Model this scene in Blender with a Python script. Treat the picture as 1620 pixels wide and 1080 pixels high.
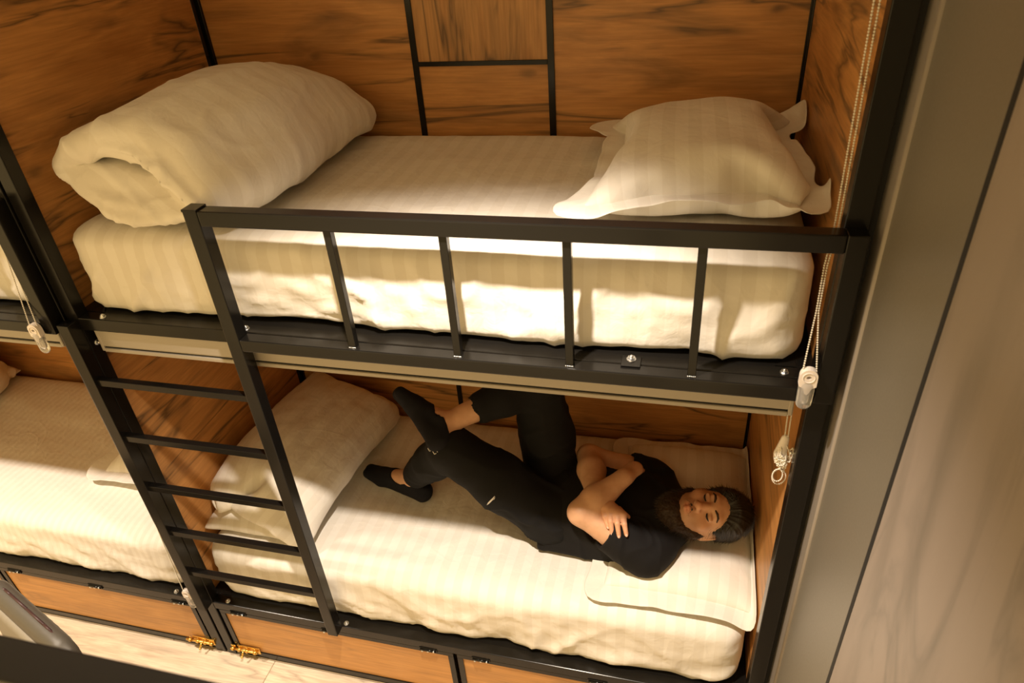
import bpy, bmesh, math, random
import numpy as np
from mathutils import Vector, Matrix

# ---------------------------------------------------------------- camera, world, lights, exposure
scn = bpy.context.scene
COL = scn.collection
for o in list(bpy.data.objects):
    bpy.data.objects.remove(o)

CAM = Vector((1.7094, -1.2955, 2.5568))
YAW, PITCH, ROLL, FPX = 0.2819, -0.5745, -0.0781, 1094.86
cam_d = bpy.data.cameras.new('camera')
cam = bpy.data.objects.new('camera', cam_d)
COL.objects.link(cam)
fw = Vector((-math.sin(YAW) * math.cos(PITCH), math.cos(YAW) * math.cos(PITCH), math.sin(PITCH)))
r0 = Vector((math.cos(YAW), math.sin(YAW), 0))
u0 = r0.cross(fw)
rr = r0 * math.cos(ROLL) + u0 * math.sin(ROLL)
uu = -r0 * math.sin(ROLL) + u0 * math.cos(ROLL)
M = Matrix((rr, uu, -fw)).transposed().to_4x4()
M.translation = CAM
cam.matrix_world = M
cam_d.sensor_width = 36.0
cam_d.lens = 36.0 * FPX / 1620.0
cam_d.clip_start = 0.02
cam_d.dof.use_dof = True
cam_d.dof.focus_distance = 2.25
cam_d.dof.aperture_fstop = 5.6
scn.camera = cam

w = bpy.data.worlds.new('corridor_ambient')
scn.world = w
w.use_nodes = True
w.node_tree.nodes['Background'].inputs[0].default_value = (1.0, 0.67, 0.27, 1)
w.node_tree.nodes['Background'].inputs[1].default_value = 1.42

LAMP_COL = (1.0, 0.84, 0.67)
def downlight_lamp(x, y, z, power, size=math.radians(95), blend=1.0):
    d = bpy.data.lights.new('downlight_lamp', 'SPOT')
    d.energy = power
    d.color = LAMP_COL
    d.spot_size = size
    d.spot_blend = blend
    d.shadow_soft_size = 0.03
    o = bpy.data.objects.new('downlight_lamp', d)
    o.location = (x, y, z)
    COL.objects.link(o)
    return o
LAMP_Z = 2.82
LAMPS = [(1.24, -0.44), (-0.95, -0.44)]
downlight_lamp(LAMPS[0][0], LAMPS[0][1], LAMP_Z - 0.02, 305)
downlight_lamp(LAMPS[1][0], LAMPS[1][1], LAMP_Z - 0.02, 305)

scn.view_settings.view_transform = 'Standard'
scn.view_settings.look = 'None'
scn.view_settings.gamma = 1.0
scn.view_settings.use_curve_mapping = False
scn.view_settings.exposure = 0.0

# ---------------------------------------------------------------- helpers
MATS = {}
def new_mat(name):
    m = bpy.data.materials.new(name)
    m.use_nodes = True
    nt = m.node_tree
    b = nt.nodes['Principled BSDF']
    MATS[name] = m
    return m, nt, b

def N(nt, typ, **kw):
    n = nt.nodes.new(typ)
    for k, v in kw.items():
        if k.startswith('i_'):
            key = k[2:]
            key = int(key) if key.isdigit() else key
            n.inputs[key].default_value = v
        else:
            setattr(n, k, v)
    return n

def plain(name, col, rough=0.5, metal=0.0, spec=0.5, bump=0.0, bscale=200.0):
    m, nt, b = new_mat(name)
    b.inputs['Base Color'].default_value = (*col, 1)
    b.inputs['Roughness'].default_value = rough
    b.inputs['Metallic'].default_value = metal
    b.inputs['Specular IOR Level'].default_value = spec
    tc = N(nt, 'ShaderNodeTexCoord')
    no = N(nt, 'ShaderNodeTexNoise')
    no.inputs['Scale'].default_value = bscale
    nt.links.new(tc.outputs['Object'], no.inputs['Vector'])
    mr = N(nt, 'ShaderNodeMapRange')
    mr.inputs[3].default_value = max(0.02, rough - 0.06)
    mr.inputs[4].default_value = min(1.0, rough + 0.06)
    nt.links.new(no.outputs['Fac'], mr.inputs[0])
    nt.links.new(mr.outputs[0], b.inputs['Roughness'])
    if bump:
        bp = N(nt, 'ShaderNodeBump')
        bp.inputs['Strength'].default_value = bump
        bp.inputs['Distance'].default_value = 0.002
        nt.links.new(no.outputs['Fac'], bp.inputs['Height'])
        nt.links.new(bp.outputs[0], b.inputs['Normal'])
    return m

def ramp(nt, stops):
    r = N(nt, 'ShaderNodeValToRGB')
    e = r.color_ramp.elements
    while len(e) < len(stops):
        e.new(0.5)
    for i, (p, c) in enumerate(stops):
        e[i].position = p
        e[i].color = (*c, 1)
    return r

def wood(name, axis, light, mid, dark, rough=0.38, streak=1.0, scale=1.0):
    """Oak-look laminate; grain runs along `axis`; random offset per object."""
    m, nt, b = new_mat(name)
    L = nt.links.new
    tc = N(nt, 'ShaderNodeTexCoord')
    oi = N(nt, 'ShaderNodeObjectInfo')
    mul = N(nt, 'ShaderNodeMath', operation='MULTIPLY'); mul.inputs[1].default_value = 23.0
    L(oi.outputs['Random'], mul.inputs[0])
    add = N(nt, 'ShaderNodeVectorMath', operation='ADD')
    L(tc.outputs['Object'], add.inputs[0]); L(mul.outputs[0], add.inputs[1])
    def mapped(along, across):
        mp = N(nt, 'ShaderNodeMapping')
        s = [across * scale] * 3
        s[axis] = along * scale
        mp.inputs['Scale'].default_value = s
        L(add.outputs[0], mp.inputs['Vector'])
        return mp
    def noise(mp, sc, det, dist=0.0, rgh=0.55):
        n = N(nt, 'ShaderNodeTexNoise')
        n.inputs['Scale'].default_value = sc
        n.inputs['Detail'].default_value = det
        n.inputs['Roughness'].default_value = rgh
        n.inputs['Distortion'].default_value = dist
        L(mp.outputs[0], n.inputs['Vector'])
        return n
    n1 = noise(mapped(1.0, 5.0), 1.6, 6, 1.2)
    r1 = ramp(nt, [(0.28, mid), (0.52, light), (0.75, mid)])
    L(n1.outputs['Fac'], r1.inputs[0])
    # fine fibre
    n2 = noise(mapped(3.0, 70.0), 2.0, 4, 0.3)
    mx = N(nt, 'ShaderNodeMix', data_type='RGBA', blend_type='MULTIPLY')
    r2 = ramp(nt, [(0.3, (0.72, 0.70, 0.68)), (0.65, (1, 1, 1))])
    L(n2.outputs['Fac'], r2.inputs[0])
    mx.inputs[0].default_value = 0.75
    L(r1.outputs[0], mx.inputs[6]); L(r2.outputs[0], mx.inputs[7])
    # dark cracks: thin ridges of a stretched noise, masked
    n3 = noise(mapped(0.55, 5.5), 1.5, 4, 0.8, 0.5)
    sb = N(nt, 'ShaderNodeMath', operation='SUBTRACT'); sb.inputs[1].default_value = 0.5
    ab = N(nt, 'ShaderNodeMath', operation='ABSOLUTE')
    L(n3.outputs['Fac'], sb.inputs[0]); L(sb.outputs[0], ab.inputs[0])
    r3 = ramp(nt, [(0.0, (1, 1, 1)), (0.014, (0.6, 0.6, 0.6)), (0.045, (0, 0, 0))])
    L(ab.outputs[0], r3.inputs[0])
    n4 = noise(mapped(1.2, 3.0), 1.7, 2, 0.5)
    r4 = ramp(nt, [(0.40, (0, 0, 0)), (0.52, (1, 1, 1))])
    L(n4.outputs['Fac'], r4.inputs[0])
    mm = N(nt, 'ShaderNodeMath', operation='MULTIPLY')
    L(r3.outputs[0], mm.inputs[0]); L(r4.outputs[0], mm.inputs[1])
    # smoky patches and knots
    n5 = noise(mapped(1.0, 5.5), 1.9, 4, 0.9, 0.5)
    r5 = ramp(nt, [(0.52, (0, 0, 0)), (0.76, (0.85, 0.85, 0.85))])
    L(n5.outputs['Fac'], r5.inputs[0])
    vo = N(nt, 'ShaderNodeTexVoronoi'); vo.inputs['Scale'].default_value = 3.0
    mpv = mapped(1.0, 2.0)
    nv = noise(mpv, 3.5, 3, 0)
    av = N(nt, 'ShaderNodeVectorMath', operation='MULTIPLY_ADD')
    av.inputs[1].default_value = (0.16, 0.16, 0.16)
    L(nv.outputs['Color'], av.inputs[0]); L(mpv.outputs[0], av.inputs[2])
    L(av.outputs[0], vo.inputs['Vector'])
    rv = ramp(nt, [(0.0, (0.95, 0.95, 0.95)), (0.05, (0.75, 0.75, 0.75)), (0.11, (0.22, 0.22, 0.22)), (0.22, (0, 0, 0))])
    L(vo.outputs['Distance'], rv.inputs[0])
    mk1 = N(nt, 'ShaderNodeMath', operation='MAXIMUM'); L(mm.outputs[0], mk1.inputs[0]); L(r5.outputs[0], mk1.inputs[1])
    mk2 = N(nt, 'ShaderNodeMath', operation='MAXIMUM'); L(mk1.outputs[0], mk2.inputs[0]); L(rv.outputs[0], mk2.inputs[1])
    ms = N(nt, 'ShaderNodeMath', operation='MULTIPLY'); ms.inputs[1].default_value = 0.85 * streak
    L(mk2.outputs[0], ms.inputs[0])
    fin = N(nt, 'ShaderNodeMix', data_type='RGBA')
    L(ms.outputs[0], fin.inputs[0]); L(mx.outputs[2], fin.inputs[6])
    fin.inputs[7].default_value = (*dark, 1)
    L(fin.outputs[2], b.inputs['Base Color'])
    b.inputs['Roughness'].default_value = rough
    b.inputs['Specular IOR Level'].default_value = 0.35
    bp = N(nt, 'ShaderNodeBump'); bp.inputs['Strength'].default_value = 0.12; bp.inputs['Distance'].default_value = 0.002
    L(n2.outputs['Fac'], bp.inputs['Height']); L(bp.outputs[0], b.inputs['Normal'])
    return m

OL, OM, OD = (0.63, 0.315, 0.105), (0.48, 0.220, 0.066), (0.095, 0.056, 0.027)
wood('oak_x', 0, OL, OM, OD)
wood('oak_y', 1, OL, OM, OD)
wood('oak_z', 2, (0.56, 0.30, 0.11), OM, OD)
wood('oak_front', 0, (0.60, 0.31, 0.10), (0.47, 0.235, 0.072), (0.20, 0.11, 0.05), streak=0.55)
wood('floor_oak', 0, (0.80, 0.68, 0.52), (0.66, 0.54, 0.40), (0.30, 0.24, 0.19), rough=0.45, streak=0.7, scale=1.5)
plain('black_steel', (0.0075, 0.0068, 0.0060), 0.20, 0.0, 0.28, 0.03, 500)
plain('matte_black', (0.006, 0.006, 0.006), 0.7)
plain('zinc', (0.72, 0.74, 0.76), 0.28, 1.0)
plain('brass', (0.80, 0.52, 0.14), 0.32, 1.0)
plain('white_alu', (0.38, 0.345, 0.295), 0.38, 0.0, 0.5)
plain('bead_white', (0.80, 0.76, 0.66), 0.35, 0.0, 0.5)
plain('white_plastic', (0.80, 0.74, 0.70), 0.35)
plain('copper', (0.7, 0.3, 0.2), 0.35, 1.0)
plain('grey_wall', (0.170, 0.155, 0.125), 0.42, 0.0, 0.4)
plain('trim_white', (0.28, 0.25, 0.22), 0.35, 0.0, 0.5)
plain('chair_vinyl', (0.075, 0.068, 0.055), 0.42, 0.0, 0.5, 0.2, 700)
plain('chair_panel', (0.25, 0.23, 0.19), 0.55, 0.0, 0.4, 0.2, 700)
plain('piping', (0.05, 0.02, 0.02), 0.5)
plain('ceiling_paint', (0.75, 0.72, 0.66), 0.9)

def marble(name):
    m, nt, b = new_mat(name)
    L = nt.links.new
    tc = N(nt, 'ShaderNodeTexCoord')
    mp = N(nt, 'ShaderNodeMapping'); mp.inputs['Scale'].default_value = (3.0, 3.2, 0.75)
    mp.inputs['Rotation'].default_value = (0.22, 0, 0)
    L(tc.outputs['Object'], mp.inputs['Vector'])
    n = N(nt, 'ShaderNodeTexNoise'); n.inputs['Scale'].default_value = 1.3; n.inputs['Detail'].default_value = 8; n.inputs['Distortion'].default_value = 1.0
    L(mp.outputs[0], n.inputs['Vector'])
    r = ramp(nt, [(0.30, (0.20, 0.175, 0.15)), (0.46, (0.275, 0.235, 0.205)), (0.75, (0.30, 0.26, 0.23))])
    L(n.outputs['Fac'], r.inputs[0])
    n2 = N(nt, 'ShaderNodeTexNoise'); n2.inputs['Scale'].default_value = 0.9; n2.inputs['Detail'].default_value = 9; n2.inputs['Distortion'].default_value = 1.6
    mp2 = N(nt, 'ShaderNodeMapping'); mp2.inputs['Scale'].default_value = (3.0, 5.0, 1.1); mp2.inputs['Location'].default_value = (1.7, 0.3, 2.2)
    mp2.inputs['Rotation'].default_value = (0.18, 0, 0)
    L(tc.outputs['Object'], mp2.inputs['Vector']); L(mp2.outputs[0], n2.inputs['Vector'])
    sb = N(nt, 'ShaderNodeMath', operation='SUBTRACT'); sb.inputs[1].default_value = 0.5
    ab = N(nt, 'ShaderNodeMath', operation='ABSOLUTE')
    L(n2.outputs['Fac'], sb.inputs[0]); L(sb.outputs[0], ab.inputs[0])
    r2 = ramp(nt, [(0.0, (1, 1, 1)), (0.015, (0.6, 0.6, 0.6)), (0.05, (0, 0, 0))])
    L(ab.outputs[0], r2.inputs[0])
    n3 = N(nt, 'ShaderNodeTexNoise'); n3.inputs['Scale'].default_value = 2.3
    L(tc.outputs['Object'], n3.inputs['Vector'])
    r3 = ramp(nt, [(0.46, (0, 0, 0)), (0.60, (1, 1, 1))]); L(n3.outputs['Fac'], r3.inputs[0])
    mu = N(nt, 'ShaderNodeMath', operation='MULTIPLY'); mu.use_clamp = True; L(r2.outputs[0], mu.inputs[0]); L(r3.outputs[0], mu.inputs[1])
    mh = N(nt, 'ShaderNodeMath', operation='MULTIPLY'); mh.inputs[1].default_value = 0.5; L(mu.outputs[0], mh.inputs[0])
    mx = N(nt, 'ShaderNodeMix', data_type='RGBA'); L(mh.outputs[0], mx.inputs[0]); L(r.outputs[0], mx.inputs[6])
    mx.inputs[7].default_value = (0.14, 0.13, 0.115, 1)
    L(mx.outputs[2], b.inputs['Base Color'])
    b.inputs['Roughness'].default_value = 0.5
    b.inputs['Specular IOR Level'].default_value = 0.3
marble('marble_laminate')

def sheet(name, width=0.031, c1=(0.80, 0.775, 0.72), c2=(0.752, 0.720, 0.657), fine=0.35):
    """white satin-stripe bed linen; stripes follow the cloth's own UV (metres)"""
    m, nt, b = new_mat(name)
    L = nt.links.new
    uv = N(nt, 'ShaderNodeUVMap')
    sp = N(nt, 'ShaderNodeSeparateXYZ'); L(uv.outputs[0], sp.inputs[0])
    di = N(nt, 'ShaderNodeMath', operation='DIVIDE'); di.inputs[1].default_value = width * 2
    L(sp.outputs[0], di.inputs[0])
    fr = N(nt, 'ShaderNodeMath', operation='FRACT'); L(di.outputs[0], fr.inputs[0])
    r = ramp(nt, [(0.0, (0, 0, 0)), (0.03, (1, 1, 1)), (0.50, (1, 1, 1)), (0.53, (0, 0, 0))])
    L(fr.outputs[0], r.inputs[0])
    mx = N(nt, 'ShaderNodeMix', data_type='RGBA'); L(r.outputs[0], mx.inputs[0])
    mx.inputs[6].default_value = (*c2, 1); mx.inputs[7].default_value = (*c1, 1)
    L(mx.outputs[2], b.inputs['Base Color'])
    mr = N(nt, 'ShaderNodeMapRange'); mr.inputs[3].default_value = 0.78; mr.inputs[4].default_value = 0.50
    L(r.outputs[0], mr.inputs[0]); L(mr.outputs[0], b.inputs['Roughness'])
    b.inputs['Specular IOR Level'].default_value = 0.25
    b.inputs['Sheen Weight'].default_value = 0.15
    tc = N(nt, 'ShaderNodeTexCoord')
    n = N(nt, 'ShaderNodeTexNoise'); n.inputs['Scale'].default_value = 26.0; n.inputs['Detail'].default_value = 6; n.inputs['Distortion'].default_value = 0.8
    L(tc.outputs['Object'], n.inputs['Vector'])
    bp = N(nt, 'ShaderNodeBump'); bp.inputs['Strength'].default_value = fine; bp.inputs['Distance'].default_value = 0.006
    L(n.outputs['Fac'], bp.inputs['Height'])
    # sharper creases
    n2 = N(nt, 'ShaderNodeTexNoise'); n2.inputs['Scale'].default_value = 4.0; n2.inputs['Detail'].default_value = 2; n2.inputs['Distortion'].default_value = 0.6
    L(tc.outputs['Object'], n2.inputs['Vector'])
    sb = N(nt, 'ShaderNodeMath', operation='SUBTRACT'); sb.inputs[1].default_value = 0.5
    ab = N(nt, 'ShaderNodeMath', operation='ABSOLUTE'); L(n2.outputs['Fac'], sb.inputs[0]); L(sb.outputs[0], ab.inputs[0])
    rc = ramp(nt, [(0.0, (1, 1, 1)), (0.03, (0.35, 0.35, 0.35)), (0.08, (0, 0, 0))]); L(ab.outputs[0], rc.inputs[0])
    b2_ = N(nt, 'ShaderNodeBump'); b2_.inputs['Strength'].default_value = 0.10; b2_.inputs['Distance'].default_value = 0.008
    L(rc.outputs[0], b2_.inputs['Height']); L(bp.outputs[0], b2_.inputs['Normal'])
    L(b2_.outputs[0], b.inputs['Normal'])
sheet('linen')
sheet('linen_narrow', 0.0165)

m, nt, b = new_mat('clear_acrylic')
b.inputs['Base Color'].default_value = (0.95, 0.95, 0.95, 1)
b.inputs['Roughness'].default_value = 0.08
b.inputs['Transmission Weight'].default_value = 0.85
b.inputs['IOR'].default_value = 1.45

def tag(o, label=None, cat=None, group=None, kind=None):
    if label: o['label'] = label
    if cat: o['category'] = cat
    if group: o['group'] = group
    if kind: o['kind'] = kind
    return o

def empty(name, loc, label=None, cat=None, group=None, kind=None):
    o = bpy.data.objects.new(name, None)
    o.empty_display_size = 0.05
    COL.objects.link(o)
    o.location = loc
    return tag(o, label, cat, group, kind)

def mesh_obj(name, verts, faces, mat, parent=None, smooth=False, uv=None, mats=None, fm=None):
    me = bpy.data.meshes.new(name)
    me.from_pydata([tuple(v) for v in verts], [], [tuple(f) for f in faces])
    return finish(name, me, mat, parent, smooth, uv, mats, fm)

def finish(name, me, mat, parent=None, smooth=False, uv=None, mats=None, fm=None):
    for mm in (mats or [mat]):
        me.materials.append(MATS[mm])
    if fm is not None:
        me.polygons.foreach_set('material_index', np.asarray(fm, dtype=np.int32))
    if smooth:
        me.polygons.foreach_set('use_smooth', np.ones(len(me.polygons), dtype=bool))
    if uv is not None:
        lay = me.uv_layers.new(name='UVMap')
        li = np.empty(len(me.loops), dtype=np.int32)
        me.loops.foreach_get('vertex_index', li)
        lay.data.foreach_set('uv', np.asarray(uv, dtype=np.float32)[li].ravel())
    me.update()
    o = bpy.data.objects.new(name, me)
    COL.objects.link(o)
    if parent is not None:
        set_parent(o, parent)
    return o

def set_parent(o, parent):
    """parent, keeping the world placement (parents are only translated)"""
    off = Vector((0, 0, 0))
    p = parent
    while p is not None:
        off += p.location
        p = p.parent
    o.parent = parent
    o.location = o.location - off

class MB:
    """collects bevelled boxes / tubes / discs (world coordinates) into one mesh"""
    def __init__(self):
        self.bm = bmesh.new()
        self.mi = 0
    def box(self, x0, x1, y0, y1, z0, z1, bev=0.0, seg=1):
        g = bmesh.ops.create_cube(self.bm, size=1.0)
        vs = g['verts']
        bmesh.ops.scale(self.bm, vec=(x1 - x0, y1 - y0, z1 - z0), verts=vs)
        bmesh.ops.translate(self.bm, vec=((x0 + x1) / 2, (y0 + y1) / 2, (z0 + z1) / 2), verts=vs)
        fs = set(f for v in vs for f in v.link_faces)
        if bev > 0:
            es = list(set(e for v in vs for e in v.link_edges))
            r = bmesh.ops.bevel(self.bm, geom=es, offset=bev, segments=seg, affect='EDGES', profile=0.5)
            fs = set(r['faces']) | set(f for f in fs if f.is_valid)
            for v in r['verts']:
                fs |= set(v.link_faces)
        for f in fs:
            if f.is_valid: f.material_index = self.mi
        return self
    def cyl(self, a, b, r, seg=12, r2=None, smooth=True):
        a = Vector(a); b = Vector(b)
        d = b - a
        g = bmesh.ops.create_cone(self.bm, cap_ends=True, segments=seg, radius1=r, radius2=r if r2 is None else r2, depth=d.length)
        q = Vector((0, 0, 1)).rotation_difference(d.normalized())
        bmesh.ops.rotate(self.bm, verts=g['verts'], matrix=q.to_matrix())
        bmesh.ops.translate(self.bm, vec=(a + b) / 2, verts=g['verts'])
        for f in set(f for v in g['verts'] for f in v.link_faces):
            f.material_index = self.mi
            f.smooth = smooth and len(f.verts) == 4
        return self
    def ball(self, c, r, sub=1, scale=None):
        g = bmesh.ops.create_icosphere(self.bm, subdivisions=sub, radius=r)
        if scale: bmesh.ops.scale(self.bm, vec=scale, verts=g['verts'])
        bmesh.ops.translate(self.bm, vec=c, verts=g['verts'])
        for f in set(f for v in g['verts'] for f in v.link_faces):
            f.smooth = True
            f.material_index = self.mi
        return self
    def build(self, name, mat, parent=None, mats=None):
        me = bpy.data.meshes.new(name)
        self.bm.to_mesh(me)
        self.bm.free()
        return finish(name, me, mat, parent, mats=mats)

def bolt(x, y, z, parent, axis='z', r=0.0075, name='bolt'):
    mb = MB()
    d = {'z': (0, 0, 1), 'x': (1, 0, 0), 'y': (0, -1, 0)}[axis]
    p = Vector((x, y, z)); d = Vector(d)
    mb.cyl(p - d * 0.002, p + d * 0.0015, r * 1.25, 14)
    mb.cyl(p, p + d * 0.006, r, 6, smooth=False)
    mb.ball(p + d * 0.006, r * 0.7, 1)
    return mb.build(name, 'zinc', parent)

# ---------------------------------------------------------------- the setting
FL = empty('floor', (0, 0, 0), kind='structure')
FL['label'] = 'pale oak plank floor of the narrow corridor'
sub = MB().box(-3.0, 2.07, -2.1, 1.0, -0.03, -0.012).build('subfloor', 'matte_black', FL)
random.seed(4)
row = 0
yy = -2.04
while yy < 0.2:
    xs = [-3.0]
    x = -3.0 + [0.52, 1.02, 0.25][row % 3]
    while x < 2.07:
        xs.append(x); x += 1.24
    if abs(yy - (-0.153)) < 0.12:
        xs = [-3.0, -2.37, -1.02, 0.215, 1.45]
    xs.append(2.07)
    for a, c in zip(xs[:-1], xs[1:]):
        MB().box(a + 0.001, c - 0.001, yy + 0.001, yy + 0.188, -0.012, 0.0, 0.0018).build('plank', 'floor_oak', FL)
    yy += 0.1895
    row += 1

# right-hand wall running from the bunk towards the viewer
WX = 2.066
wr = MB().box(WX, WX + 0.05, -2.1, -0.362, 0.0, 2.86, 0.002).build('wall_right', 'marble_laminate')
tag(wr, 'beige marble-patterned wall panel with grey scuffs', kind='structure')
o = MB().box(WX - 0.0006, WX + 0.05, -0.3635, -0.3485, 0.0, 2.86).build('trim_2', 'matte_black')
tag(o, 'thin dark joint between the wall panels', kind='structure')
o = MB().box(WX, WX + 0.05, -0.350, 0.012, 0.0, 2.86, 0.002).build('wall_right', 'grey_wall')
tag(o, 'plain grey wall strip beside the black bunk post', kind='structure')
mb = MB()
mb.box(WX - 0.004, WX + 0.05, 0.000, 0.118, 0.0, 2.86, 0.003)
mb.cyl((WX + 0.002, 0.004, 0.0), (WX + 0.002, 0.004, 2.86), 0.008, 12)
o = mb.build('trim_1', 'trim_white')
tag(o, 'pale metal edge profile between bunk and wall', kind='structure')
o = MB().box(2.046, WX + 0.02, 0.070, 0.12, 0.0, 2.86).build('gap_shade_strip', 'matte_black')  # solid black strip; the gap's shade is put into its colour
tag(o, 'black strip painted as the shade in the gap beside the bunk post', kind='structure')
# ceiling with recessed downlights, just above the frame
o = MB().box(-3.0, 2.12, -2.1, 1.05, 2.86, 2.90).build('ceiling', 'ceiling_paint')
tag(o, 'plain off-white ceiling above the bunks', kind='structure')
for i, (lx, ly) in enumerate(LAMPS):
    t = empty('downlight', (lx, ly, 2.86), ['recessed ceiling downlight above the occupied bunk', 'recessed ceiling downlight above the neighbouring bunk'][i], 'downlight', 'corridor downlights')
    mb = MB()
    for k in range(20):
        a0 = 2 * math.pi * k / 20
        a1 = 2 * math.pi * (k + 1) / 20
        mb.cyl((lx + 0.055 * math.cos(a0), ly + 0.055 * math.sin(a0), 2.856), (lx + 0.055 * math.cos(a1), ly + 0.055 * math.sin(a1), 2.856), 0.008, 6)
    mb.build('ring', 'white_alu', t)

# ---------------------------------------------------------------- bunk units
PITCH_X = 2.055
ZU, ZL = 1.62, 0.34          # top of the upper / lower bed beam
YB = 1.009                   # back panels
TUBE = 0.0025
def bunk(x0, label, main):
    R = empty('bunk_bed', (x0 + 1.02, 0.5, 0.0), label, 'bunk bed', 'bunk beds along the corridor')
    X = lambda v: x0 + v
    def tube(name, a, c, y0, y1, z0, z1, parent=R, mat='black_steel', bev=TUBE):
        return MB().box(X(a), X(c), y0, y1, z0, z1, bev, 2).build(name, mat, parent)
    # posts
    pl = tube('post', 0.0, 0.040, 0.04, 0.08, 0.0, 2.80)
    pr = tube('post', 2.000, 2.045, 0.04, 0.08, 0.0, 2.80)
    tube('post', 0.0, 0.012, 0.97, YB, 0.0, 2.80)
    tube('post', 2.005, 2.012, 0.985, YB, 0.0, 2.80)
    # beams
    bu = tube('upper_beam', 0.040, 2.000, 0.04, 0.08, ZU - 0.04, ZU)
    bl = tube('lower_beam', 0.040, 2.000, 0.04, 0.08, ZL - 0.04, ZL)
    for zz in (ZU, ZL):
        tube('back_beam', 0.040, 2.000, 0.955, 0.995, zz - 0.04, zz)
        for a in (0.012, 1.97):
            tube('side_beam', a, a + 0.04, 0.08, 0.955, zz - 0.04, zz)
    for zz in (ZU, ZL):
        MB().box(X(0.056), X(1.968), 0.142, 0.953, zz - 0.020, zz - 0.004).build('base_board', 'oak_front', R)
    for zz in (ZU, ZL):
        tube('support_angle', 0.040, 2.000, 0.080, 0.141, zz - 0.012, zz - 0.003, bev=0.0)
    # corner plates
    for zz, par in ((ZU, bu), (ZL, bl)):
        for s, xx in ((1, 0.052), (-1, 1.97)):
            me = bpy.data.meshes.new('corner_plate')
            a, c, d = X(xx), X(xx + s * 0.045), 0.082
            v = [(a, d, zz - .003), (c, d, zz - .003), (a, d + .06, zz - .003), (a, d, zz), (c, d, zz), (a, d + .06, zz)]
            me.from_pydata(v, [], [(0, 1, 2), (3, 4, 5), (0, 1, 4, 3), (1, 2, 5, 4), (2, 0, 3, 5)])
            finish('corner_plate', me, 'black_steel', par)
    # side and back panels
    T = 0.012
    for z0, z1 in ((0.02, ZU - 0.045), (ZU - 0.045, 2.80)):
        MB().box(X(-0.004), X(0.010), 0.08, 0.975, z0 + 0.001, z1 - 0.001).build('side_panel', 'oak_y', R)
        MB().box(X(2.010), X(2.024), 0.08, 0.990, z0 + 0.001, z1 - 0.001).build('side_panel', 'oak_y' if z0 > 1 else 'oak_y', R)
    S1, S2 = (0.772, 0.793), (1.234, 1.256)
    def back(a, c, z0, z1, mat):
        return MB().box(X(a), X(c), YB, YB + T, z0, z1).build('back_panel', mat, R)
    for z0, z1 in ((0.02, ZU - 0.045), (ZU - 0.045, 2.80)):
        back(0.010, S1[0], z0, z1, 'oak_x')
        back(S2[1], 2.010, z0, z1, 'oak_x')
        if z0 > 1:
            back(S1[1], S2[0], z0, 2.086, 'oak_x')
            back(S1[1], S2[0], 2.101, z1, 'oak_z')
        else:
            back(S1[1], S2[0], z0, z1, 'oak_x')
    for a, c in (S1, S2):
        tube('back_strip', a, c, YB - 0.006, YB + T, 0.02, 2.80, bev=0.001)
    tube('back_strip', S1[1], S2[0], YB - 0.006, YB + T, 2.086, 2.101, bev=0.001)
    tube('corner_strip', 0.004, 0.022, YB - 0.012, YB + 0.002, 0.02, 2.80, bev=0.001)
    tube('corner_strip', 2.000, 2.011, YB - 0.010, YB + 0.002, 0.02, 2.80, bev=0.001)
    # storage doors under the lower bed
    doors = [(0.052, 1.012, [0.14, 0.53, 0.92], 0.052), (1.026, 1.990, [1.118, 1.53, 1.93], 1.99)]
    for di, (a, c, hs, lx) in enumerate(doors):
        b = 0.021
        mb = MB()
        mb.box(X(a), X(c), 0.042, 0.062, ZL - 0.064, ZL - 0.043, 0.001)
        mb.box(X(a), X(c), 0.042, 0.062, 0.022, 0.043, 0.001)
        mb.box(X(a), X(a + b), 0.0422, 0.062, 0.043, ZL - 0.064, 0.001)
        mb.box(X(c - b), X(c), 0.0422, 0.062, 0.043, ZL - 0.064, 0.001)
        D = mb.build('storage_door', 'black_steel', R)
        MB().box(X(a + b), X(c - b), 0.047, 0.058, 0.043, ZL - 0.064).build('door_panel', 'oak_front', D)
        for h in hs:
            mb = MB()
            mb.box(X(h - 0.034), X(h + 0.034), 0.037, 0.042, ZL - 0.052, ZL - 0.034, 0.001)
            mb.cyl((X(h - 0.03), 0.036, ZL - 0.043), (X(h + 0.03), 0.036, ZL - 0.043), 0.004, 8)
            mb.mi = 1
            for k in (-1, 0, 1):
                mb.ball((X(h + k * 0.022), 0.035, ZL - 0.046 + 0.003 * k), 0.0048, 1, )
            mb.build('hinge', 'black_steel', D, mats=['black_steel', 'zinc'])
        # brass barrel bolt at the outer lower corner
        s = 1 if di == 0 else -1
        p0 = 0.035 if di == 0 else 2.01
        p1 = p0 + s * 0.13
        lo, hi = min(p0, p1), max(p0, p1)
        mb = MB()
        mb.box(X(lo + 0.028), X(hi), 0.038, 0.042, 0.038, 0.072, 0.0008)
        mb.box(X(min(p0, p0 + s * .022)), X(max(p0, p0 + s * .022)), 0.036, 0.040, 0.040, 0.070, 0.0008)
        mb.cyl((X(lo), 0.031, 0.055), (X(hi - 0.006), 0.031, 0.055), 0.0052, 10)
        for q in (0.010, 0.04, 0.075, 0.112):
            xx = p0 + s * q
            mb.cyl((X(xx - 0.006), 0.031, 0.055), (X(xx + 0.006), 0.031, 0.055), 0.0085, 10)
            for zz in (0.044, 0.067):
                mb.ball((X(xx), 0.036, zz), 0.003, 1)
        mb.cyl((X(p0 + s * 0.058), 0.031, 0.055), (X(p0 + s * 0.058), 0.014, 0.040), 0.004, 8)
        mb.ball((X(p0 + s * 0.058), 0.012, 0.038), 0.0062, 1)
        mb.build('barrel_bolt', 'brass', D)
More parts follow.
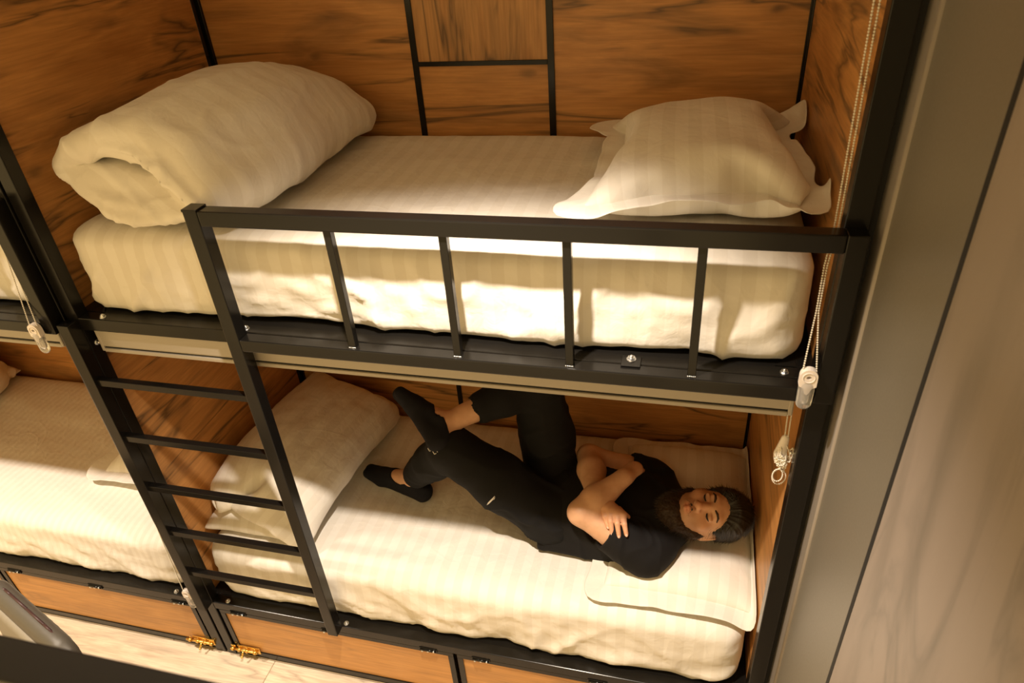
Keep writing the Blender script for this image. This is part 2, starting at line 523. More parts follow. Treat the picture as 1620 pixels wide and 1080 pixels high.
    tube('bottom_rail', 0.040, 2.000, 0.046, 0.076, 0.0, 0.020)
    # guard rail
    A = 0.551
    W = 0.039
    zt = 1.979
    su = tube('guard_upright', A, A + W, 0.0, 0.04, 0.335 if main else ZU - 0.04, zt)
    MB().box(X(A) - .001, X(A + W) + .001, -0.001, 0.041, zt - 0.003, zt + 0.004, 0.001).build('end_cap', 'black_steel', su)
    sr = tube('guard_upright', 2.0017, 2.0407, 0.0, 0.0395, 1.583, zt)
    tr = tube('guard_top_rail', A + W, 2.0017, 0.0, 0.04, zt - 0.039, zt, bev=0.0035)
    br = tube('guard_bottom_rail', A + W, 2.0017, 0.0, 0.0395, 1.583, ZU - 0.001, bev=0.0035)
    for cx in (0.912, 1.191, 1.466, 1.743):
        MB().box(X(cx - 0.0095), X(cx + 0.0095), 0.010, 0.029, ZU - 0.001, zt - 0.039, 0.001).build('baluster', 'black_steel', br)
        mb = MB()
        for k in range(5):
            mb.ball((X(cx - 0.008 + 0.004 * k), 0.0095, ZU + 0.0005), 0.0022, 1)
        mb.build('weld_bead', 'zinc', br)
    # ladder
    sl = tube('ladder_stile', 0.0, 0.039, 0.0, 0.04, 0.335, 1.615, bev=0.0015)
    for zb in (1.401, 1.182, 0.964, 0.748, 0.534):
        MB().box(X(0.039), X(A), 0.009, 0.031, zb, zb + 0.022, 0.001).build('rung', 'black_steel', sl)
    # bolts and plates
    for bx, par in ((0.114, bu), (0.578, bu), (1.943, bu)):
        bolt(X(bx), 0.056, ZU, par)
    MB().box(X(1.583), X(1.628), 0.026, 0.068, ZU, ZU + 0.004, 0.001).build('clamp_plate', 'black_steel', bu)
    bolt(X(1.605), 0.054, ZU + 0.004, bu, r=0.009)
    for bx in (0.100, 0.600, 1.923):
        bolt(X(bx), 0.055, ZL, bl)
    bolt(X(0.040), 0.066, 1.522, pl, 'x')
    return R

B1 = bunk(0.0, 'black steel bunk bed with guard rail where a person lies on the lower bed', True)
B2 = bunk(-PITCH_X, 'neighbouring black steel bunk bed cut off by the left edge', False)

# opposite guard rail close to the viewer
t = empty('guard_rail', (0.3, -1.04, 1.60), 'out-of-focus black guard rail of the facing bunk in the lower left corner', 'guard rail')
MB().box(-0.6, 1.62, -1.062, -1.021, 1.940, 1.979, 0.003, 2).build('top_rail', 'black_steel', t)
MB().box(-0.6, 1.62, -1.062, -1.021, 1.580, 1.619, 0.003, 2).build('bottom_rail', 'black_steel', t)
for cx in (-0.58, 1.60):
    MB().box(cx - 0.02, cx + 0.02, -1.062, -1.021, 0.0, 1.979, 0.002).build('upright', 'black_steel', t)

# ---------------------------------------------------------------- numeric helpers: noise, soft bags, distance fields
def _hash(ix, iy, iz, seed):
    h = (ix * 374761393 + iy * 668265263 + iz * 2147483647 + seed * 974634777) & 0xFFFFFFFF
    h = ((h ^ (h >> 13)) * 1274126177) & 0xFFFFFFFF
    return ((h ^ (h >> 16)) & 0xFFFF) / 32767.5 - 1.0

def vnoise(p, seed=0):
    p = np.asarray(p, dtype=np.float64)
    i = np.floor(p).astype(np.int64)
    f = p - i
    f = f * f * f * (f * (f * 6 - 15) + 10)
    out = 0
    for dx in (0, 1):
        wx = f[..., 0] if dx else 1 - f[..., 0]
        for dy in (0, 1):
            wy = f[..., 1] if dy else 1 - f[..., 1]
            for dz in (0, 1):
                wz = f[..., 2] if dz else 1 - f[..., 2]
                out = out + wx * wy * wz * _hash(i[..., 0] + dx, i[..., 1] + dy, i[..., 2] + dz, seed)
    return out

def fbm(p, seed=0, octv=3, gain=0.5):
    a, s, out = 1.0, 1.0, 0
    for k in range(octv):
        out = out + a * vnoise(np.asarray(p) * s, seed + 17 * k)
        a *= gain; s *= 2.03
    return out

def ridge(p, seed=0):
    return 1.0 - np.abs(vnoise(p, seed)) * 2.0

def tri_faces(F):
    F = np.asarray(F)
    return np.concatenate([F[:, [0, 1, 2]], F[:, [0, 2, 3]]])

def vert_normals(V, F):
    T = tri_faces(F) if np.asarray(F).shape[1] == 4 else np.asarray(F)
    n = np.cross(V[T[:, 1]] - V[T[:, 0]], V[T[:, 2]] - V[T[:, 0]])
    out = np.zeros_like(V)
    for k in range(3):
        for c in range(3):
            out[:, c] += np.bincount(T[:, k], n[:, c], len(V))
    return out / (np.linalg.norm(out, axis=1, keepdims=True) + 1e-12)

class Bag:
    """two sheets of cloth sewn round the rim (with an optional flat flange), inflated by a simple position-based solver"""
    def __init__(self, sx, sy, flange, h=0.022, seed=1, stiff=0.16):
        nx, ny = int(round(sx / h)), int(round(sy / h))
        self.nx, self.ny = nx, ny
        xs = np.linspace(-sx / 2, sx / 2, nx + 1); ys = np.linspace(-sy / 2, sy / 2, ny + 1)
        gx, gy = np.meshgrid(xs, ys, indexing='ij')
        edge = np.minimum(sx / 2 - np.abs(gx), sy / 2 - np.abs(gy))
        rim = edge <= flange + 1e-6
        top = np.arange((nx + 1) * (ny + 1)).reshape(nx + 1, ny + 1)
        bot = top.copy()
        k = top.size
        inner = ~rim
        cnt = inner.sum()
        bot[inner] = k + np.arange(cnt)
        V = np.zeros((k + cnt, 3)); uv = np.zeros((k + cnt, 2))
        V[top.ravel(), 0] = gx.ravel(); V[top.ravel(), 1] = gy.ravel()
        uv[top.ravel()] = np.stack([gx.ravel(), gy.ravel()], 1)
        V[bot[inner], 0] = gx[inner]; V[bot[inner], 1] = gy[inner]
        uv[bot[inner]] = np.stack([gx[inner], gy[inner]], 1)
        rng = np.random.RandomState(seed)
        V[top[inner], 2] = 0.012; V[bot[inner], 2] = -0.012
        V[:, 2] += rng.uniform(-0.004, 0.004, len(V))
        self.V, self.uv = V, uv
        F = []; FB = []
        for i in range(nx):
            for j in range(ny):
                F.append((top[i, j], top[i + 1, j], top[i + 1, j + 1], top[i, j + 1]))
                q = (bot[i, j], bot[i, j + 1], bot[i + 1, j + 1], bot[i + 1, j])
                if any(inner[a, c] for a, c in ((i, j), (i + 1, j), (i + 1, j + 1), (i, j + 1))):
                    FB.append(q)
        self.F = np.array(F + FB); self.PF = self.F
        E = {}
        def add(a, c, st):
            if a != c:
                key = (min(a, c), max(a, c))
                if key not in E: E[key] = st
        rest = V.copy(); rest[:, 2] = 0
        for g in (top, bot):
            for (dx, dy, st) in ((1, 0, 1.0), (0, 1, 1.0), (1, 1, 0.6), (1, -1, 0.6), (2, 0, 0.16), (0, 2, 0.16)):
                for i in range(nx + 1):
                    for j in range(ny + 1):
                        a, c = i + dx, j + dy
                        if 0 <= a <= nx and 0 <= c <= ny:
                            q_ = stiff if (st < .2 and rim[i, j] and rim[a, c]) else st
                            add(g[i, j], g[a, c], q_)
        ed = np.array(list(E.keys())); st = np.array(list(E.values()))
        ln = np.linalg.norm(rest[ed[:, 0]] - rest[ed[:, 1]], axis=1)
        used = [set() for _ in range(len(V))]
        colr = np.zeros(len(ed), int)
        for n, (a, c) in enumerate(ed):
            k = 0
            ua, uc = used[a], used[c]
            while k in ua or k in uc: k += 1
            ua.add(k); uc.add(k); colr[n] = k
        self.groups = []
        for k in range(colr.max() + 1):
            mk = colr == k
            self.groups.append((ed[mk, 0], ed[mk, 1], ln[mk], st[mk]))
        self.T = tri_faces(self.PF)
    def volume(self):
        a, b, c = (self.V[self.T[:, k]] for k in range(3))
        return np.einsum('ij,ij->i', a, np.cross(b, c)).sum() / 6
    def run(self, vol, steps=110, iters=6, P0=2.2, grav=-5.0, collide=None, damp=0.94, dt=0.016):
        V = self.V; vel = np.zeros_like(V)
        for s in range(steps):
            c0 = V.mean(0)
            self.V = V - c0
            v = self.volume(); self.V = V
            p = P0 * np.clip((vol - v) / vol, -0.5, 1.0)
            T = self.T
            n = np.cross(V[T[:, 1]] - V[T[:, 0]], V[T[:, 2]] - V[T[:, 0]]) / 6
            f = np.zeros_like(V)
            for k in range(3):
                for c in range(3):
                    f[:, c] += np.bincount(T[:, k], n[:, c], len(V))
            vel = vel * damp
            vel += dt * (f * p * 1.0e5 * 0.5)
            vel[:, 2] += dt * grav
            sp = np.linalg.norm(vel, axis=1, keepdims=True)
            vel *= np.minimum(1.0, 1.6 / (sp + 1e-9))
            P = V + vel * dt
            for it in range(iters):
                for a, b, ln, st in self.groups:
                    d = P[b] - P[a]
                    L = np.sqrt((d * d).sum(1)) + 1e-9
                    # cloth resists stretching fully, compression weakly
                    k = np.where(L > ln, 1.0, 0.35) * st
                    cr = d * (0.5 * k * (L - ln) / L)[:, None]
                    P[a] += cr; P[b] -= cr
                if collide is not None:
                    P = collide(P, V)
            vel = (P - V) / dt
            V = P
        self.V = V
        return self
    def relax(self, it=2, amt=0.35):
        E = np.concatenate([np.stack([g[0], g[1]], 1) for g in self.groups if True])
        V = self.V
        deg = np.bincount(E.ravel(), minlength=len(V))[:, None]
        for _ in range(it):
            s = np.zeros_like(V)
            for c in range(3):
                s[:, c] = np.bincount(E[:, 0], V[E[:, 1], c], len(V)) + np.bincount(E[:, 1], V[E[:, 0], c], len(V))
            V = V + amt * (s / deg - V)
        self.V = V
        return self

def flange(bag, parent, width, tilt=0.0, wave=0.008, zmin=None, xmax=None, ymax=None, seed=1, rings=4):
    """flat cloth border sewn round the rim of a bag, flaring outwards"""
    nx, ny = bag.nx, bag.ny
    T = np.arange((nx + 1) * (ny + 1)).reshape(nx + 1, ny + 1)
    loop = list(T[:-1, 0]) + list(T[-1, :-1]) + list(T[:0:-1, -1]) + list(T[0, :0:-1])
    L_ = bag.V[loop]
    rest = np.array([[(i // (ny + 1)) / nx - .5, (i % (ny + 1)) / ny - .5] for i in loop])
    # outward direction in the bag's own plane (square offset keeps pointed corners)
    ex = unit3(bag.V[T[-1, ny // 2]] - bag.V[T[0, ny // 2]]); ey = unit3(bag.V[T[nx // 2, -1]] - bag.V[T[nx // 2, 0]])
    m_ = np.maximum(np.abs(rest[:, 0]), np.abs(rest[:, 1]))[:, None]
    o = np.where(np.abs(rest) > .5 - 1e-6, np.sign(rest), 0)
    # soften the step at the corners
    for _ in range(1): o = (np.roll(o, 1, 0) + 3 * o + np.roll(o, -1, 0)) / 5
    cor = np.clip((np.abs(rest).min(1) - .38) / .12, 0, 1)[:, None]
    D = (o[:, :1] * ex + o[:, 1:] * ey) * (1 + .30 * cor ** 2)
    n = len(loop)
    for _ in range(2): L_ = (np.roll(L_, 1, 0) + 2 * L_ + np.roll(L_, -1, 0)) / 4
    V = [L_ - D * 0.014]; uv = [bag.uv[loop]]
    s = np.arange(n)
    wv = vnoise(np.stack([s * .16, s * 0, s * 0 + seed], 1), seed) + .6 * vnoise(np.stack([s * .45, s * 0, s * 0 + seed], 1), seed + 4)
    for k in range(1, rings + 1):
        t = k / rings
        p = L_ + D * width * t
        p[:, 2] += tilt * width * t + wave * wv * t
        if xmax is not None:
            over = np.maximum(0, p[:, 0] - xmax); p[:, 0] -= over; p[:, 2] += over * 1.05
        if ymax is not None:
            over = np.maximum(0, p[:, 1] - ymax); p[:, 1] -= over; p[:, 2] += over * 1.05
        if zmin is not None: p[:, 2] = np.maximum(p[:, 2], zmin + .002 * k)
        V.append(p); uv.append(bag.uv[loop] * (1 + .08 * t))
    F = []
    for k in range(rings):
        for i in range(n):
            j = (i + 1) % n
            F.append((k * n + i, k * n + n + i, k * n + n + j, k * n + j))
    ob = mesh_obj('flange', np.concatenate(V), np.array(F)[:, ::-1], 'linen', parent, smooth=True, uv=np.concatenate(uv))
    so = ob.modifiers.new('thickness', 'SOLIDIFY'); so.thickness = 0.003; so.offset = 0
    sm = ob.modifiers.new('smooth', 'SUBSURF'); sm.levels = 1; sm.render_levels = 1
    return ob
def unit3(v): return v / np.linalg.norm(v)

def place_rot(V, cx, cy, cz, rz, ry=0.0, rx=0.0):
    Mx = np.array((Matrix.Rotation(rz, 3, 'Z') @ Matrix.Rotation(ry, 3, 'Y') @ Matrix.Rotation(rx, 3, 'X')))
    return V @ Mx.T + np.array([cx, cy, cz])

def collider(floor, xmin=None, xmax=None, ymin=None, ymax=None, balls=(), fr=0.5):
    def f(P, old):
        fl = floor(P) if callable(floor) else floor
        lo = P[:, 2] < fl
        P[:, 2] = np.maximum(P[:, 2], fl)
        P[lo, :2] = old[lo, :2] + (P[lo, :2] - old[lo, :2]) * (1 - fr)
        if xmin is not None: P[:, 0] = np.maximum(P[:, 0], xmin)
        if xmax is not None: P[:, 0] = np.minimum(P[:, 0], xmax)
        if ymin is not None: P[:, 1] = np.maximum(P[:, 1], ymin)
        if ymax is not None: P[:, 1] = np.minimum(P[:, 1], ymax)
        for (c, r) in balls:
            d = P - np.array(c)
            L = np.linalg.norm(d, axis=1)
            k = L < r
            P[k] = np.array(c) + d[k] / L[k, None] * r
        return P
    return f

def soft(name, bag, parent=None, mat='linen', level=1, thick=0.0, ripple=0.002, seed=3):
    n = vert_normals(bag.V, bag.F)
    V = bag.V + n * (ripple * (fbm(bag.V * 16.0, seed, 3) + 1.2 * ridge(bag.V * np.array([7.0, 5.0, 7.0]), seed + 2) ** 3))[:, None]
    o = mesh_obj(name, V, bag.F, mat, parent, smooth=True, uv=bag.uv)
    sm = o.modifiers.new('smooth', 'SUBSURF'); sm.levels = level; sm.render_levels = level
    return o

class Field:
    """distance field on a grid, meshed with surface nets"""
    def __init__(self, lo, hi, h):
        self.lo = np.array(lo, float); self.h = h
        self.n = np.ceil((np.array(hi) - self.lo) / h).astype(int) + 1
        self.ax = [self.lo[k] + h * np.arange(self.n[k]) for k in range(3)]
        self.D = np.full(self.n, 0.2, dtype=np.float32)
    def sub(self, lo, hi):
        s = []
        for k in range(3):
            a = int(np.clip(math.floor((lo[k] - self.lo[k]) / self.h), 0, self.n[k]))
            c = int(np.clip(math.ceil((hi[k] - self.lo[k]) / self.h) + 1, 0, self.n[k]))
            s.append(slice(a, c))
        s = tuple(s)
        g = np.meshgrid(*[self.ax[k][s[k]] for k in range(3)], indexing='ij')
        return s, np.stack(g, -1)
    def op(self, fn, lo, hi, k=0.01, mode='u'):
        s, P = self.sub(lo, hi)
        if P.size == 0: return self
        d = fn(P).astype(np.float32)
        a = self.D[s]
        if mode == 'u':
            h = np.clip(0.5 + 0.5 * (a - d) / k, 0, 1)
            self.D[s] = a + (d - a) * h - k * h * (1 - h)
        elif mode == 's':      # subtract
            d = -d
            h = np.clip(0.5 - 0.5 * (a - d) / k, 0, 1)
            self.D[s] = a + (d - a) * h + k * h * (1 - h)
        elif mode == 'i':
            h = np.clip(0.5 - 0.5 * (a - d) / k, 0, 1)
            self.D[s] = a + (d - a) * h + k * h * (1 - h)
        return self
    def cone(self, a, b, ra, rb, k=0.02, flat=None, mode='u', m=0.04):
        """tapered capsule; flat=(dir, s) squashes it along dir by factor s"""
        a = np.array(a, float); b = np.array(b, float)
        ba = b - a; L2 = ba @ ba + 1e-12
        R = max(ra, rb) * (1.0 if flat is None else max(1.0, 1.0 / flat[1])) + m + k
        def fn(P):
            pa = P - a
            t = np.clip((pa @ ba) / L2, 0, 1)
            q = pa - t[..., None] * ba
            if flat is not None:
                nrm = np.array(flat[0], float); nrm = nrm / np.linalg.norm(nrm)
                q = q + ((flat[1] - 1) * (q @ nrm))[..., None] * nrm
            return np.sqrt((q * q).sum(-1)) - (ra + (rb - ra) * t)
        return self.op(fn, np.minimum(a, b) - R, np.maximum(a, b) + R, k, mode)
    def chain(self, pts, rads, k=0.02, flat=None):
        for (p, q, r, s) in zip(pts[:-1], pts[1:], rads[:-1], rads[1:]):
            self.cone(p, q, r, s, k, flat)
        return self
    def ell(self, c, r, k=0.02, mode='u', rot=None, m=0.03):
        c = np.array(c, float); r = np.array(r, float)
        R = r.max() + m + k
        def fn(P):
            q = P - c
            if rot is not None: q = q @ rot
            k0 = np.sqrt(((q / r) ** 2).sum(-1)); k1 = np.sqrt(((q / (r * r)) ** 2).sum(-1)) + 1e-9
            return k0 * (k0 - 1) / k1
        return self.op(fn, c - R, c + R, k, mode)
    def plane(self, p, n, k=0.004, lo=None, hi=None):
        """keep only the side the normal points away from"""
        p = np.array(p, float); n = np.array(n, float); n /= np.linalg.norm(n)
        return self.op(lambda P: (P - p) @ n, self.lo if lo is None else lo, [self.ax[i][-1] for i in range(3)] if hi is None else hi, k, 'i')
    def mesh(self):
        D = self.D; ins = D < 0
        nx, ny, nz = D.shape
        c = [ins[i:nx - 1 + i, j:ny - 1 + j, k:nz - 1 + k] for i in (0, 1) for j in (0, 1) for k in (0, 1)]
        cnt = sum(x.astype(np.int8) for x in c)
        act = (cnt > 0) & (cnt < 8)
        idx = np.argwhere(act)
        ids = np.full(act.shape, -1, np.int64); ids[act] = np.arange(len(idx))
        pos = np.zeros((len(idx), 3)); num = np.zeros(len(idx))
        corners = [(i, j, k) for i in (0, 1) for j in (0, 1) for k in (0, 1)]
        for a in range(8):
            for b_ in range(a + 1, 8):
                ca, cb = np.array(corners[a]), np.array(corners[b_])
                if np.abs(ca - cb).sum() != 1: continue
                da = D[tuple((idx + ca).T)]; db = D[tuple((idx + cb).T)]
                x = (da < 0) != (db < 0)
                t = np.where(x, da / np.where(x, da - db, 1), 0)
                pos[x] += (ca + t[x, None] * (cb - ca)); num[x] += 1
        V = self.lo + (idx + pos / num[:, None]) * self.h
        F = []
        for ax in range(3):
            sl0 = [slice(None)] * 3; sl1 = [slice(None)] * 3
            sl0[ax] = slice(0, -1); sl1[ax] = slice(1, None)
            a = ins[tuple(sl0)]; b_ = ins[tuple(sl1)]
            e = np.argwhere(a != b_)
            o1, o2 = [(1, 2), (2, 0), (0, 1)][ax]
            ok = (e[:, o1] > 0) & (e[:, o2] > 0) & (e[:, o1] < D.shape[o1] - 1) & (e[:, o2] < D.shape[o2] - 1)
            e = e[ok]
            flip = ~a[tuple(e.T)]
            d1 = np.zeros(3, int); d1[o1] = 1; d2 = np.zeros(3, int); d2[o2] = 1
            q = np.stack([ids[tuple((e - d1 - d2).T)], ids[tuple((e - d2).T)], ids[tuple(e.T)], ids[tuple((e - d1).T)]], 1)
            q[flip] = q[flip][:, ::-1]
            F.append(q)
        return V, np.concatenate(F)

def lap(V, F, it=2, amt=0.5):
    E = np.concatenate([F[:, [0, 1]], F[:, [1, 2]], F[:, [2, 3]], F[:, [3, 0]]])
    deg = np.bincount(E.ravel(), minlength=len(V))[:, None] + 1e-9
    for _ in range(it):
        s = np.zeros_like(V)
        for c in range(3):
            s[:, c] = np.bincount(E[:, 0], V[E[:, 1], c], len(V)) + np.bincount(E[:, 1], V[E[:, 0], c], len(V))
        V = V + amt * (s / deg - V)
    return V

# ---------------------------------------------------------------- mattresses
def mattress(name, x0, x1, y0, y1, z0, z1, label, seed, top_fn=None, mat='linen', group='mattresses in white striped sheets'):
    h = 0.0135
    R, rt, rb = 0.085, 0.045, 0.012
    nx, ny, nz = int((x1 - x0) / h), int((y1 - y0) / h), int((z1 - z0) / h)
    P = []; F = []; key = {}
    def vid(i, j, k):
        q = (i, j, k)
        if q not in key:
            key[q] = len(P); P.append((x0 + (x1 - x0) * i / nx, y0 + (y1 - y0) * j / ny, z0 + (z1 - z0) * k / nz))
        return key[q]
    for i in range(nx):
        for j in range(ny):
            F.append((vid(i, j, nz), vid(i + 1, j, nz), vid(i + 1, j + 1, nz), vid(i, j + 1, nz)))
            F.append((vid(i, j, 0), vid(i, j + 1, 0), vid(i + 1, j + 1, 0), vid(i + 1, j, 0)))
    for i in range(nx):
        for k in range(nz):
            F.append((vid(i, 0, k), vid(i + 1, 0, k), vid(i + 1, 0, k + 1), vid(i, 0, k + 1)))
            F.append((vid(i, ny, k), vid(i, ny, k + 1), vid(i + 1, ny, k + 1), vid(i + 1, ny, k)))
    for j in range(ny):
        for k in range(nz):
            F.append((vid(0, j, k), vid(0, j, k + 1), vid(0, j + 1, k + 1), vid(0, j + 1, k)))
            F.append((vid(nx, j, k), vid(nx, j + 1, k), vid(nx, j + 1, k + 1), vid(nx, j, k + 1)))
    P = np.array(P); F = np.array(F)
    S = P.copy()
    lo = np.array([x0 + R, y0 + R, z0 + rb]); hi = np.array([x1 - R, y1 - R, z1 - rt])
    q = np.clip(P, lo, hi)
    RR = np.tile(np.array([R, R, rt]), (len(P), 1)); RR[P[:, 2] < (z0 + z1) / 2, 2] = rb
    d = (P - q) / RR
    dxy = np.linalg.norm(d[:, :2], axis=1, keepdims=True)
    mx = np.maximum(np.abs(d[:, 0]), np.abs(d[:, 1]))[:, None]
    d[:, :2] *= np.where(dxy > 1e-9, mx / np.maximum(dxy, 1e-9), 1)       # square corner -> round corner
    L2 = np.sqrt(mx[:, 0] ** 2 + d[:, 2] ** 2); mz = np.maximum(mx[:, 0], np.abs(d[:, 2]))
    d *= np.where(L2 > 1e-9, mz / np.maximum(L2, 1e-9), 1)[:, None]
    V = q + d * RR
    uv = np.stack([V[:, 0], V[:, 1] + V[:, 2]], 1)
    # the ends of the mattress carry the stripe the other way round the corner
    n = vert_normals(V, F)
    t = (V[:, 2] - z0) / (z1 - z0)
    side = np.clip(-n[:, 1], 0, 1)
    top = np.clip(n[:, 2], 0, 1) ** 2
    # tension folds on the front, hanging from the top edge and gathered under the mattress
    a = V[:, 0] * 7.0
    fold = ridge(np.stack([a + 2.4 * (1 - t) * vnoise(np.stack([V[:, 0] * 1.3, V[:, 0] * 0, V[:, 0] * 0], 1), seed + 3), t * 1.0, t * 0], 1), seed) ** 3
    fold2 = ridge(np.stack([V[:, 0] * 11.0 + t * 4.0, t * 2.2, t * 0 + 3], 1), seed + 9) ** 4
    disp = side * (1 - t) ** 0.8 * (0.022 * fold + 0.014 * fold2) + side * 0.003 * (1 - t)
    disp += side * 0.004 * vnoise(V * np.array([5, 0, 6]), seed + 5)
    # woven seam / crease lines
    zl = z0 + (z1 - z0) * 0.47 + 0.004 * vnoise(np.stack([V[:, 0] * 2, V[:, 0] * 0, V[:, 0] * 0], 1), seed + 8)
    disp += side * 0.0035 * np.exp(-((V[:, 2] - zl) / 0.008) ** 2)
    # top: long soft creases
    tp = np.stack([V[:, 0] * 2.0 + V[:, 1] * 0.8, V[:, 1] * 5.0, V[:, 0] * 0], 1)
    disp += top * (0.006 * fbm(tp, seed + 11, 2) + 0.004 * ridge(np.stack([V[:, 0] * 3 + V[:, 1] * 2.2, V[:, 1] * 1.5 - V[:, 0], V[:, 0] * 0], 1), seed + 12) ** 6)
    disp += 0.0012 * fbm(V * 22, seed + 20, 2)
    V = V + n * np.clip(disp, -0.012, 0.024)[:, None]
    V = lap(V, F, 1, 0.4)
    if top_fn is not None:
        V[:, 2] += top * top_fn(V)
    V[:, 2] = np.where((t < 0.02) & (V[:, 2] < z0 + 0.012), np.maximum(V[:, 2], z0), V[:, 2])
    V[:, 2] += np.where((t < 0.3) & (side > 0.1), (1 - t) * np.maximum(0, vnoise(np.stack([V[:, 0] * 5.5, t * 0, t * 0], 1), seed + 30)) * 0.006, 0)
    V[:, 2] = np.maximum(V[:, 2], z0)
    o = mesh_obj(name, V, F, mat, None, smooth=True, uv=uv)
    tag(o, label, 'mattress', group)
    return o

UT, LT = 1.872, 0.592
def upper_top(V):
    # the rear edge of the upper sheet lifts slightly in the middle
    return 0.012 * np.exp(-((V[:, 0] - 1.25) / 0.45) ** 2) * np.clip((V[:, 1] - 0.5) / 0.45, 0, 1) ** 2
mattress('mattress', 0.040, 1.985, 0.088, 0.985, ZU + 0.001, UT, 'white striped mattress on the upper bed behind the guard rail', 1, upper_top)
def lower_top(V):
    # weight of the lying person
    s = -0.022 * np.exp(-(((V[:, 0] - 1.32) / 0.20) ** 2 + ((V[:, 1] - 0.47) / 0.20) ** 2))
    s += -0.016 * np.exp(-(((V[:, 0] - 1.60) / 0.16) ** 2 + ((V[:, 1] - 0.45) / 0.20) ** 2))
    s += -0.012 * np.exp(-(((V[:, 0] - 0.70) / 0.12) ** 2 + ((V[:, 1] - 0.48) / 0.07) ** 2))
    return s
mattress('mattress', 0.040, 1.985, 0.088, 0.985, ZL + 0.001, LT, 'white striped mattress under the lying person', 5, lower_top)
mattress('mattress', 0.040 - PITCH_X, 1.985 - PITCH_X, 0.088, 0.985, ZL + 0.001, LT - 0.012, 'white striped mattress on the lower bed left of the ladder', 9, mat='linen_narrow')
mattress('mattress', 0.040 - PITCH_X, 1.985 - PITCH_X, 0.088, 0.985, ZU + 0.001, UT, 'white striped mattress glimpsed at the upper left edge', 13)

# ---------------------------------------------------------------- pillows and duvets
g = 'white striped pillows with flat flanges'
b1 = Bag(0.58, 0.70, 0.0, 0.020, 2)
b1.V = place_rot(b1.V, 1.738, 0.500, UT + 0.080, 0.05, -0.05, 0.03)
b1.run(0.0490, 110, 6, grav=0.0, collide=collider(UT + 0.014, xmax=2.004, ymax=0.995, fr=0.2))
b1.relax(1, 0.3)
b1.V[:, 2] = b1.V[:, 2].mean() + 0.74 * (b1.V[:, 2] - b1.V[:, 2].mean())
zb = UT + 0.012
b1.V[:, 2] -= b1.V[:, 2].min() - (zb - 0.050)
low = np.clip((zb + 0.03 - b1.V[:, 2]) / 0.080, 0, 1)
b1.V[:, 2] = np.where(b1.V[:, 2] < zb + 0.03, zb + 0.03 * (1 - low) ** 2, b1.V[:, 2])
o = soft('pillow', b1, seed=5); tag(o, 'plump white flanged pillow on the upper bed against the right panel', 'pillow', g)
flange(b1, o, 0.062, 0.05, 0.012, UT + 0.012, 2.002, 0.996, 3)

HEADC = (1.852, 0.412, 0.768)
b2 = Bag(0.50, 0.74, 0.0, 0.021, 6)
b2.V = place_rot(b2.V, 1.775, 0.525, LT + 0.06, -0.02, 0.0, 0.0)
b2.run(0.0260, 120, 6, collide=collider(LT + 0.012, xmax=2.004, ymax=0.985, balls=[(HEADC, 0.122), ((1.70, 0.43, 0.70), 0.10), ((1.62, 0.33, 0.71), 0.085)]))
b2.relax(1, 0.3)
o = soft('pillow', b2, seed=8); tag(o, 'flattened white flanged pillow under the lying person\'s head', 'pillow', g)
flange(b2, o, 0.055, -0.15, 0.010, LT + 0.010, 2.003, 0.99, 8)

b3 = Bag(0.50, 0.66, 0.0, 0.022, 9)
b3.V = place_rot(b3.V, -0.345, 0.66, LT + 0.06, -0.12, 0.0, 0.0)
b3.run(0.034, 90, 5, collide=collider(LT + 0.000, xmax=-0.056, ymax=0.985))
o = soft('pillow', b3, seed=11); tag(o, 'white pillow half hidden behind the ladder on the left lower bed', 'pillow', g)
flange(b3, o, 0.058, 0.25, 0.012, LT + 0.002, -0.058, 0.985, 12)

# folded duvet on the lower bed, layers showing at the front
dz = LT
def duvet_stack(dx, label, seed, steps):
    b = Bag(0.46, 0.84, 0.0, 0.024, seed)
    b.V = place_rot(b.V, 0.250 + dx, 0.56, dz + 0.07, -0.02, 0.0, 0.0)
    b.run(0.036, steps, 5, collide=collider(dz + 0.018, xmin=max(0.016 + dx, -2.03) if dx < 0 else 0.016, ymax=0.985))
    o1 = soft('duvet', b, seed=seed, ripple=0.004)
    tag(o1, label, 'duvet', 'white folded duvets')
    tops = b.V.copy()
    c = Bag(0.59, 0.88, 0.0, 0.024, seed + 1)
    c.V = place_rot(c.V, 0.262 + dx, 0.545, dz + 0.24, -0.10, 0.50, 0.04)
    # the upper layer lies on the lower one: floor taken from a coarse height map of it
    hx = np.linspace(-0.05 + dx, 0.75 + dx, 30); hy = np.linspace(0.0, 1.02, 36)
    H = np.full((30, 36), dz + 0.004)
    ii = np.clip(((tops[:, 0] - hx[0]) / (hx[1] - hx[0])).round().astype(int), 0, 29)
    jj = np.clip(((tops[:, 1] - hy[0]) / (hy[1] - hy[0])).round().astype(int), 0, 35)
    np.maximum.at(H, (ii, jj), tops[:, 2] + 0.006)
    def fl(P):
        a = np.clip((P[:, 0] - hx[0]) / (hx[1] - hx[0]), 0, 28.999); b_ = np.clip((P[:, 1] - hy[0]) / (hy[1] - hy[0]), 0, 34.999)
        i = a.astype(int); j = b_.astype(int); u = a - i; v = b_ - j
        return H[i, j] * (1 - u) * (1 - v) + H[i + 1, j] * u * (1 - v) + H[i, j + 1] * (1 - u) * v + H[i + 1, j + 1] * u * v
    c.run(0.046, steps, 5, grav=-3.5, collide=collider(fl, xmin=max(0.016 + dx, -2.03) if dx < 0 else 0.016, ymax=0.985))
    o2 = soft('upper_fold', c, o1, seed=seed + 2, ripple=0.005)
    return o1
duvet_stack(0.0, 'white duvet folded into a pile at the foot of the lower bed behind the ladder', 21, 90)
duvet_stack(-PITCH_X - 0.10, 'white duvet at the far left edge of the left lower bed', 31, 60)

